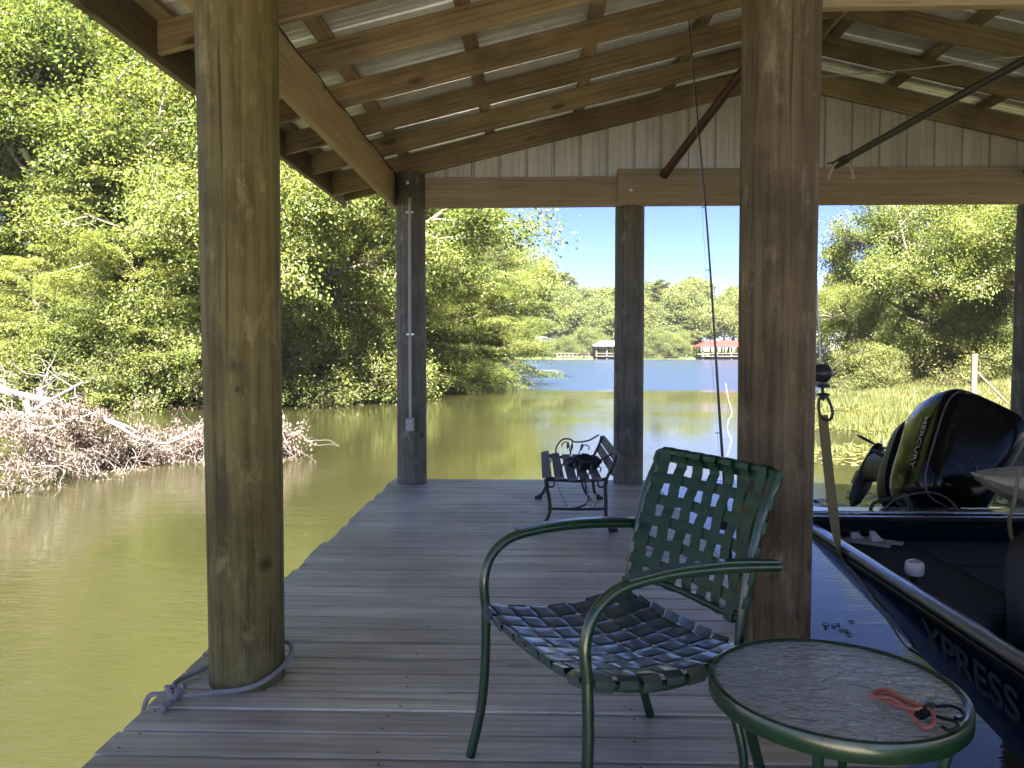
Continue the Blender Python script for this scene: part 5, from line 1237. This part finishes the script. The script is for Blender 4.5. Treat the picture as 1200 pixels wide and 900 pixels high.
def dockhouse(x, y, w_, d_, h, rh, roofmat, label):
    r = empty('lake_boathouse', (x, y, WATER), 0, label, 'boathouse'); W2, D2 = w_ / 2, d_ / 2
    for sx in (-.92, -.31, .31, .92):
        for sy in (-.85, .85): m = MB(); m.tube([(W2 * sx, D2 * sy, -1), (W2 * sx, D2 * sy, h)], .14, 8); m.build('post', M['pier'], r)
    m = MB(); m.box((0, 0, .62), (w_, d_, .14)); m.build('platform', M['pier'], r)
    m = MB()
    for t in (h, h + .12): m.v += [(-W2 - .4, -D2 - .4, t), (W2 + .4, -D2 - .4, t), (W2 + .4, D2 + .4, t), (-W2 - .4, D2 + .4, t), (-W2 * .62, 0, t + rh), (W2 * .62, 0, t + rh)]
    for o in (0, 6):
        for f in ((0, 1, 5, 4), (2, 3, 4, 5), (3, 0, 4), (1, 2, 5)): m.f.append(tuple(o + a for a in f)); m.uv += [(0, 0)] * len(f)
    for a, b in ((0, 1), (1, 2), (2, 3), (3, 0)): m.f.append((a, b, b + 6, a + 6)); m.uv += [(0, 0)] * 4
    m.build('roof', M[roofmat], r)
    m = MB()
    for sx in (-1, 1): m.plank((-W2 * .9, sx * D2 * .86, 1.15), (W2 * .9, sx * D2 * .86, 1.15), .08, .10)
    m.build('railing', M['pier'], r)
    m = MB(); m.add([(-1.8, -.7, .3), (1.5, -.7, .3), (2.6, 0, .5), (1.5, .7, .3), (-1.8, .7, .3), (-1.9, -.95, 1.0), (1.7, -.95, 1.1), (3.1, 0, 1.3), (1.7, .95, 1.1), (-1.9, .95, 1.0)],
        [(0, 1, 2, 3, 4)[::-1], (5, 6, 7, 8, 9), (0, 1, 6, 5), (1, 2, 7, 6), (2, 3, 8, 7), (3, 4, 9, 8), (4, 0, 5, 9)]); b_ = m.build('moored_boat', M['white_wall']); b_.location = (x, y, WATER)
    return b_
b_ = dockhouse(35.0, 147, 8.6, 6.5, 2.3, 1.15, 'red_roof', 'red-roofed boathouse on posts at the far shore'); tag(b_, 'white boat parked under the red roof on the far shore', 'boat')
b_ = dockhouse(14.4, 148.5, 6.4, 5.5, 2.5, .95, 'pale_roof', 'pale-roofed open boathouse on posts at the far shore beside the middle post'); tag(b_, 'white boat parked under the pale roof on the far shore', 'boat')
# long low jetty fence on the far left shore, and docks
def railfence(x0, x1, y, z, h, n, label, name='jetty_railing', rails=2):
    r = empty(name, ((x0 + x1) / 2, y, z), 0, label, 'railing'); W2 = (x1 - x0) / 2
    for i in range(n): m = MB(); xx = -W2 + 2 * W2 * i / (n - 1); m.box((xx, 0, h / 2 - .1), (.13, .13, h + .2)); m.build('post', M['pier'], r)
    for k in range(rails): m = MB(); m.plank((-W2, -.08, h * (.45 + .5 * k / max(1, rails - 1))), (W2, -.08, h * (.45 + .5 * k / max(1, rails - 1))), .05, .13); m.build('rail', M['pier'], r)
railfence(4.0, 10.2, 147.5, WATER + .1, 1.1, 9, 'low wooden jetty railing on the far shore left of the middle post')
railfence(18, 29, 148.6, WATER + .1, .9, 10, 'low wooden dock railing on the far shore right of the middle post')
# right bank: rail fence, braced stake
p0, p1 = aty(1040, 425, 34), aty(1094, 425, 34)
railfence(p0.x - 1.2, p1.x + .3, 34, gz(15.5, 34) - .1, 1.5, 4, 'weathered wooden rail fence half hidden by leaves on the right bank', 'rail_fence', 3)
stk = aty(1141, 458, 24); stk.z = max(WATER, gz(stk.x, stk.y)); st_ = empty('braced_stake', stk, 0, 'grey wooden stake with a slanting brace at the back of the marsh', 'stake')
mb = MB(); mb.tube([(0, 0, -.5), (0, 0, 1.68)], .085, 10); mb.build('upright', M['bark'], st_, smooth=True)
mb = MB(); mb.tube([(.05, 0, 1.15), (1.15, .1, .1)], .035, 8); mb.build('brace', M['bark'], st_, smooth=True)
# bent white stick standing in the water
q = atz(852, 500, WATER); mb = MB(); mb.tube(bez([(0, 0, -.3), (.02, 0, .1), (.11, 0, .32), (.03, 0, .62), (-.04, 0, .98), (-.06, 0, 1.0)], 6), .007, 8)
o = mb.build('white_stick', M['pvc'], smooth=True); o.location = q; tag(o, 'bent white stick standing in the calm water behind the fishing rod', 'stick')
# a few sprigs of weed floating in the slip
rs = np.random.RandomState(8); mb = MB()
for i in range(8):
    c = atz(rs.uniform(966, 1000), rs.uniform(728, 745), WATER) if i < 7 else atz(998, 729, WATER)
    for k in range(5):
        a_ = rs.uniform(0, 6.28); L0 = rs.uniform(.012, .03); mb.ribbon([(c.x, c.y, WATER + .004), (c.x + L0 * .5 * math.cos(a_), c.y + L0 * .5 * math.sin(a_), WATER + .012), (c.x + L0 * math.cos(a_), c.y + L0 * math.sin(a_), WATER + .004)], (-math.sin(a_), math.cos(a_), 0), .007, .002)
tag(mb.build('floating_sprigs', M['dark_leaf']), 'dark sprigs of weed floating in the blue water between post and boat', 'water weed', kind='stuff')
